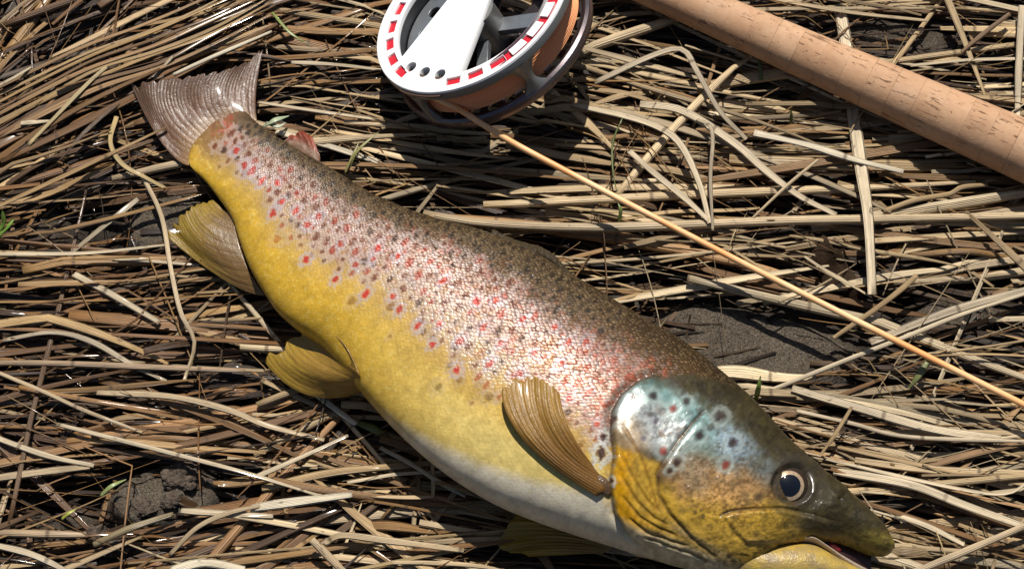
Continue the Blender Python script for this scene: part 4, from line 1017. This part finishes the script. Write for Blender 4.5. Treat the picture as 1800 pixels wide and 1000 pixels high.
def metal(name, c, rough, met=1.0, bumpy=.0):
    t = NT(name); geo = t.node('ShaderNodeTexCoord').outputs['Object']
    n = t.noise(geo, 220, 4, .6)
    return t.set(base=t.mix(t.mapr(n, .3, .7, 0, .35), rgba(c), rgba(tuple(q*.72 for q in c))), metal=met, rough=t.mapr(n, .3, .7, rough*.85, rough*1.2), normal=t.bump(t.noise(geo, 1800, 2), .06, .0005))
M_WHITE = metal('silver_white_metal', (.88, .88, .87), .5, .0)
M_GUN = metal('gunmetal', (.20, .20, .19), .38, .5)
M_GREY = metal('grey_metal', (.30, .32, .34), .4, .8)
M_PURP = metal('bronze_purple_metal', (.17, .14, .145), .28, .85)
M_BLACK = metal('black_metal', (.02, .02, .022), .4, .3)
M_RED = metal('red_anodised_metal', (.62, .015, .03), .4, .1)
M_HOLE_SHADE = metal('brown_hole_shade', (.085, .045, .028), .6, .0)  # brown stands for the shadow inside the drilled holes
def arc_pts(r, a0, a1, n): return [(r*math.cos(a), r*math.sin(a)) for a in np.linspace(a0, a1, n)]
def plate(name, loops, z0, z1, m, parent, bev=.0):
    """flat plate with openings, from outlines"""
    cu = bpy.data.curves.new(name, 'CURVE'); cu.dimensions = '2D'; cu.fill_mode = 'BOTH'
    for L in loops:
        s = cu.splines.new('POLY'); s.points.add(len(L)-1); s.use_cyclic_u = True
        for p, q in zip(s.points, L): p.co = (q[0]*1000, q[1]*1000, 0, 1)
    cu.extrude = (z1-z0)/2*1000-bev*1000; cu.bevel_depth = bev*1000; cu.bevel_resolution = 2; cu.offset = -bev*1000
    tmp = bpy.data.objects.new(name+'_outline', cu); COL.objects.link(tmp)
    bpy.context.view_layer.update()
    me = bpy.data.meshes.new_from_object(tmp.evaluated_get(bpy.context.evaluated_depsgraph_get()))
    bpy.data.objects.remove(tmp); bpy.data.curves.remove(cu)
    n = len(me.vertices); co = np.empty(n*3, np.float32); me.vertices.foreach_get('co', co); co = co.reshape(-1, 3)*.001; co[:, 2] += (z0+z1)/2
    me.vertices.foreach_set('co', co.ravel()); me.name = name; me.update()
    return link(name, me, m, parent)
def lathe(name, prof, m, parent, n=128, a0=0, a1=2*math.pi):
    pr = np.array(prof); closed = abs(a1-a0-2*math.pi) < 1e-6
    a = np.linspace(a0, a1, n, endpoint=not closed)
    V = np.stack([pr[:, 0][:, None]*np.cos(a), pr[:, 0][:, None]*np.sin(a), np.broadcast_to(pr[:, 1][:, None], (len(pr), n))], -1)
    me = mesh_from(name, V.reshape(-1, 3), grid_faces(len(pr), n, closed))
    try: me.set_sharp_from_angle(angle=math.radians(35))
    except Exception: pass
    return link(name, me, m, parent)
R0 = RAD; RI = float(np.linalg.norm(face(892, 84)))          # outer rim, inner edge of the slotted ring
# the broad bar
bl0, bl1 = face(718, 86), face(788, -2); br0, br1 = face(803, 140), face(858, 0)
def circ_hit(p, q, r):
    d_ = q-p; A = d_@d_; Bq = 2*p@d_; Cq = p@p-r*r; s = math.sqrt(Bq*Bq-4*A*Cq); return [p+d_*(-Bq+k*s)/(2*A) for k in (-1, 1)]
hl = circ_hit(bl0, bl1, RI); hr = circ_hit(br0, br1, RI)
def d_open(p, q, side):
    """the opening between the bar's edge p-q and the inner circle, on one side"""
    a0, a1 = math.atan2(p[1], p[0]), math.atan2(q[1], q[0])
    if side > 0:
        while a1 < a0: a1 += 2*math.pi
    else:
        while a1 > a0: a1 -= 2*math.pi
    A = arc_pts(RI, a0, a1, 60)
    return A
mid_l = face(716, 50); mid_r = face(915, 60)
def open_side(h, ref):
    for s in (1, -1):
        A = d_open(h[0], h[1], s); c = np.mean(A, 0)
        if c@ref > 0: return A
    return A
OL, OR = open_side(hl, mid_l), open_side(hr, mid_r)
# slots
RS0, RS1 = RI+(R0-RI)*.20, RI+(R0-RI)*.60
bar_a = [math.atan2(*(np.array(h)[::-1])) for h in (hl[0], hl[1], hr[0], hr[1])]
barmid = [math.atan2(*(face(760, 125)[::-1]))]; barmid.append(barmid[0]+math.pi)
slots = []; NSL = 24
half = .34
for k in range(NSL):
    a = k*2*math.pi/NSL+.06
    if any(abs((a-b+math.pi) % (2*math.pi)-math.pi) < half for b in barmid): continue
    w = 2*math.pi/NSL*.34
    slots.append(arc_pts(RS0, a-w, a+w, 6)+arc_pts(RS1, a+w, a-w, 6))
holes = []
for x, y in [(722, 118), (746, 127), (773, 131)]:
    c = face(x, y); holes.append([(c[0]+.0030*math.cos(q), c[1]+.0030*math.sin(q)) for q in np.linspace(0, 2*math.pi, 28, endpoint=False)])
    holes.append([(-c[0]+.0030*math.cos(q), -c[1]+.0030*math.sin(q)) for q in np.linspace(0, 2*math.pi, 28, endpoint=False)])
plate('face_plate', [arc_pts(R0*.985, 0, 2*math.pi*(1-1/160), 160), OL, OR]+slots+holes, -.0040, 0, M_WHITE, reel, .0002)
WD = .0235
lathe('front_rim', [(R0*.95, -.0024), (R0*.985, -.0006), (R0*.985, .0003), (R0*.995, .0004), (R0*1.004, -.0004), (R0*1.006, -.0042), (R0*.992, -.0052), (R0*.95, -.0052), (R0*.95, -.0024)], M_GUN, reel)
lathe('rim_band', [(R0*.955, .00025), (R0*.962, .0010), (R0*.985, .0012), (R0*.997, .0009), (R0*1.003, -.0001)], M_WHITE, reel)
# spool: line winding with real turns, red core and inner wall
turns = 11; zz = np.linspace(-.0063, -WD+.0042, turns*6+1); rr = R0*.905+.00075*np.abs(np.sin(np.arange(len(zz))*math.pi/6))+R0*.018*np.sin(np.linspace(.3, 2.6, len(zz)))
tlw = NT('orange_line'); co = tlw.node('ShaderNodeTexCoord').outputs['Object']
M_WIND = tlw.set(base=tlw.mix(tlw.noise(tlw.vmul(co, (60, 60, 900)), 1, 3), rgba((.80, .27, .09)), rgba((.90, .44, .20))), rough=.45, spec=.4)
lathe('line_winding', [(R0*.80, -.0062)]+list(zip(rr, zz))+[(R0*.80, -WD+.004)], M_WIND, reel, 160)
lathe('spool_wall', [(RI*1.015, -.0024), (RI*1.015, -WD+.003), (RI*.995, -WD+.003), (RI*.995, -.0024)], M_BLACK, reel)
for b in barmid: lathe('red_liner', [(RS0*.985, -.0013), (RS1*1.03, -.0014)], M_RED, reel, 60, b+.27, b+math.pi-.27)
for b in barmid:
    plate('hole_shade_plate', [arc_pts(RS0*.96, b-.25, b+.25, 20)+arc_pts(RS1*1.12, b+.25, b-.25, 20)], -.0016, -.0006, M_HOLE_SHADE, reel)  # plate added behind the holes, coloured as their shadowed inside
# openings show the back: drilled grey plate, hub, spokes
bholes = []
for k in range(14):
    a = k*2*math.pi/14+.2
    bholes.append([(RI*.76*math.cos(a)+.0034*math.cos(q), RI*.76*math.sin(a)+.0034*math.sin(q)) for q in np.linspace(0, 2*math.pi, 22, endpoint=False)])
gl = math.atan2(*(mid_l[::-1]))
plate('drilled_plate', [arc_pts(RI*.98, gl-1.25, gl+1.25, 50)+arc_pts(RI*.30, gl+1.0, gl-1.0, 20)]+[h for h in bholes if abs((math.atan2(np.mean(h, 0)[1], np.mean(h, 0)[0])-gl+math.pi) % (2*math.pi)-math.pi) < 1.05], -.0105, -.0085, M_GREY, reel, .0002)
lathe('hub', [(.0001, -.0024), (RI*.26, -.0024), (RI*.26, -WD), (.0001, -WD)], M_GUN, reel, 64)
gr_ = math.atan2(*(mid_r[::-1]))
for da, w in ((.55, .0045), (-.75, .003)):
    a = gr_+da; c_, s_ = math.cos(a), math.sin(a)
    L = [(RI*.2, -w), (RI*.97, -w), (RI*.97, w), (RI*.2, w)]
    plate('spoke', [[(x*c_-y*s_, x*s_+y*c_) for x, y in L]], -.0165, -.013, M_GREY, reel, .0003)
# frame: back ring with drilled holes, pillars
ph = []
for k in range(30):
    a = k*2*math.pi/30
    ph.append([(R0*.86*math.cos(a)+.0027*math.cos(q), R0*.86*math.sin(a)+.0027*math.sin(q)) for q in np.linspace(0, 2*math.pi, 18, endpoint=False)])
big = []
for k in range(5):
    a = k*2*math.pi/5+.5
    big.append([(RI*.60*math.cos(a)+RI*.24*math.cos(q), RI*.60*math.sin(a)+RI*.24*math.sin(q)) for q in np.linspace(0, 2*math.pi, 40, endpoint=False)])
plate('back_plate', [arc_pts(R0*.95, 0, 2*math.pi*(1-1/140), 140)]+ph+big, -WD-.0016, -WD, M_PURP, reel, .0002)
lathe('back_rim', [(R0*.935, -WD+.0012), (R0*.955, -WD+.0024), (R0*.985, -WD+.0028), (R0*1.012, -WD+.0018), (R0*1.022, -WD-.0006), (R0*1.012, -WD-.003), (R0*.98, -WD-.004), (R0*.935, -WD-.003), (R0*.935, -WD+.0012)], M_PURP, reel)
def pillar(ang, w0, w1):
    n = 14; z = np.linspace(-.0040, -WD+.001, n); t = np.linspace(0, 1, n); w = w1+(w0-w1)*(2*np.abs(t-.5))**1.8
    V = []
    for i in range(n):
        for (da, r) in ((-1, 1.0), (0, 1.012), (1, 1.0), (1, .958), (-1, .958)):
            a = ang+da*w[i]/R0/2; V.append((R0*r*math.cos(a), R0*r*math.sin(a), z[i]))
    me = mesh_from('pillar', np.array(V), grid_faces(n, 5, True)[:, ::-1])
    return link('pillar', me, M_GUN, reel)
for (x, y) in ((932, 130), (715, 170)):
    f = face(x, y); pillar(math.atan2(f[1], f[0]), .016, .0052)
for k in (1.2, 2.6): pillar(k, .016, .0052)

# ---- fly line pulled tight off the spool
def face_at(px, py, zl):
    r = ray(px, py); q = fc+nw*zl; return EYE+r*(((q-EYE)@nw)/(r@nw))
for k_ in np.linspace(0, 1.6, 200):
    sp0 = face_at(826-55*k_, 229-42*k_, -.0090)
    if np.linalg.norm(sp0-fc-nw*((sp0-fc)@nw)) < R0*.925: break
spe = at(1800, 711, .018)
u_ = np.r_[0, .03, .06, .1, .15, .22, .3, .45, .6, .8, 1][:, None]; pts = sp0+(spe-sp0)*u_; pts[:, 2] += -.0030*np.sin(np.pi*u_[:, 0])+.0050*np.exp(-((u_[:, 0]-.05)/.06)**2)
dd_ = (pts[1]-pts[0])/np.linalg.norm(pts[1]-pts[0]); pts = np.vstack([sp0-dd_*.010, sp0-dd_*.004, pts, pts[-1]+(pts[-1]-pts[-2])*2.5])
C = smooth_curve(pts, 200); n = 14; a = np.arange(n)*2*np.pi/n
T = np.gradient(C, axis=0); T /= np.linalg.norm(T, axis=1)[:, None]; Sd = np.cross(T, [0, 0, 1.0]); Sd /= np.linalg.norm(Sd, axis=1)[:, None]; Nn = np.cross(Sd, T)
V = C[:, None]+(np.cos(a)[None, :, None]*Sd[:, None]+np.sin(a)[None, :, None]*Nn[:, None])*.00150
tf = NT('fly_line_coating'); geo = tf.node('ShaderNodeNewGeometry').outputs['Position']
nn = tf.noise(geo, 35, 3)
M_LINE = tf.set(base=tf.mix(tf.mapr(nn, .4, .62), rgba((.88, .56, .28)), rgba((.86, .38, .13))), rough=.35, spec=.4, coat=.3, coatr=.2)
o = link('fishing_line', mesh_from('fishing_line', (V-C[60]).reshape(-1, 3), grid_faces(200, n, True)), M_LINE, loc=C[60])
tag(o, 'taut pale orange fishing line running from the reel over the straw', 'fishing line')
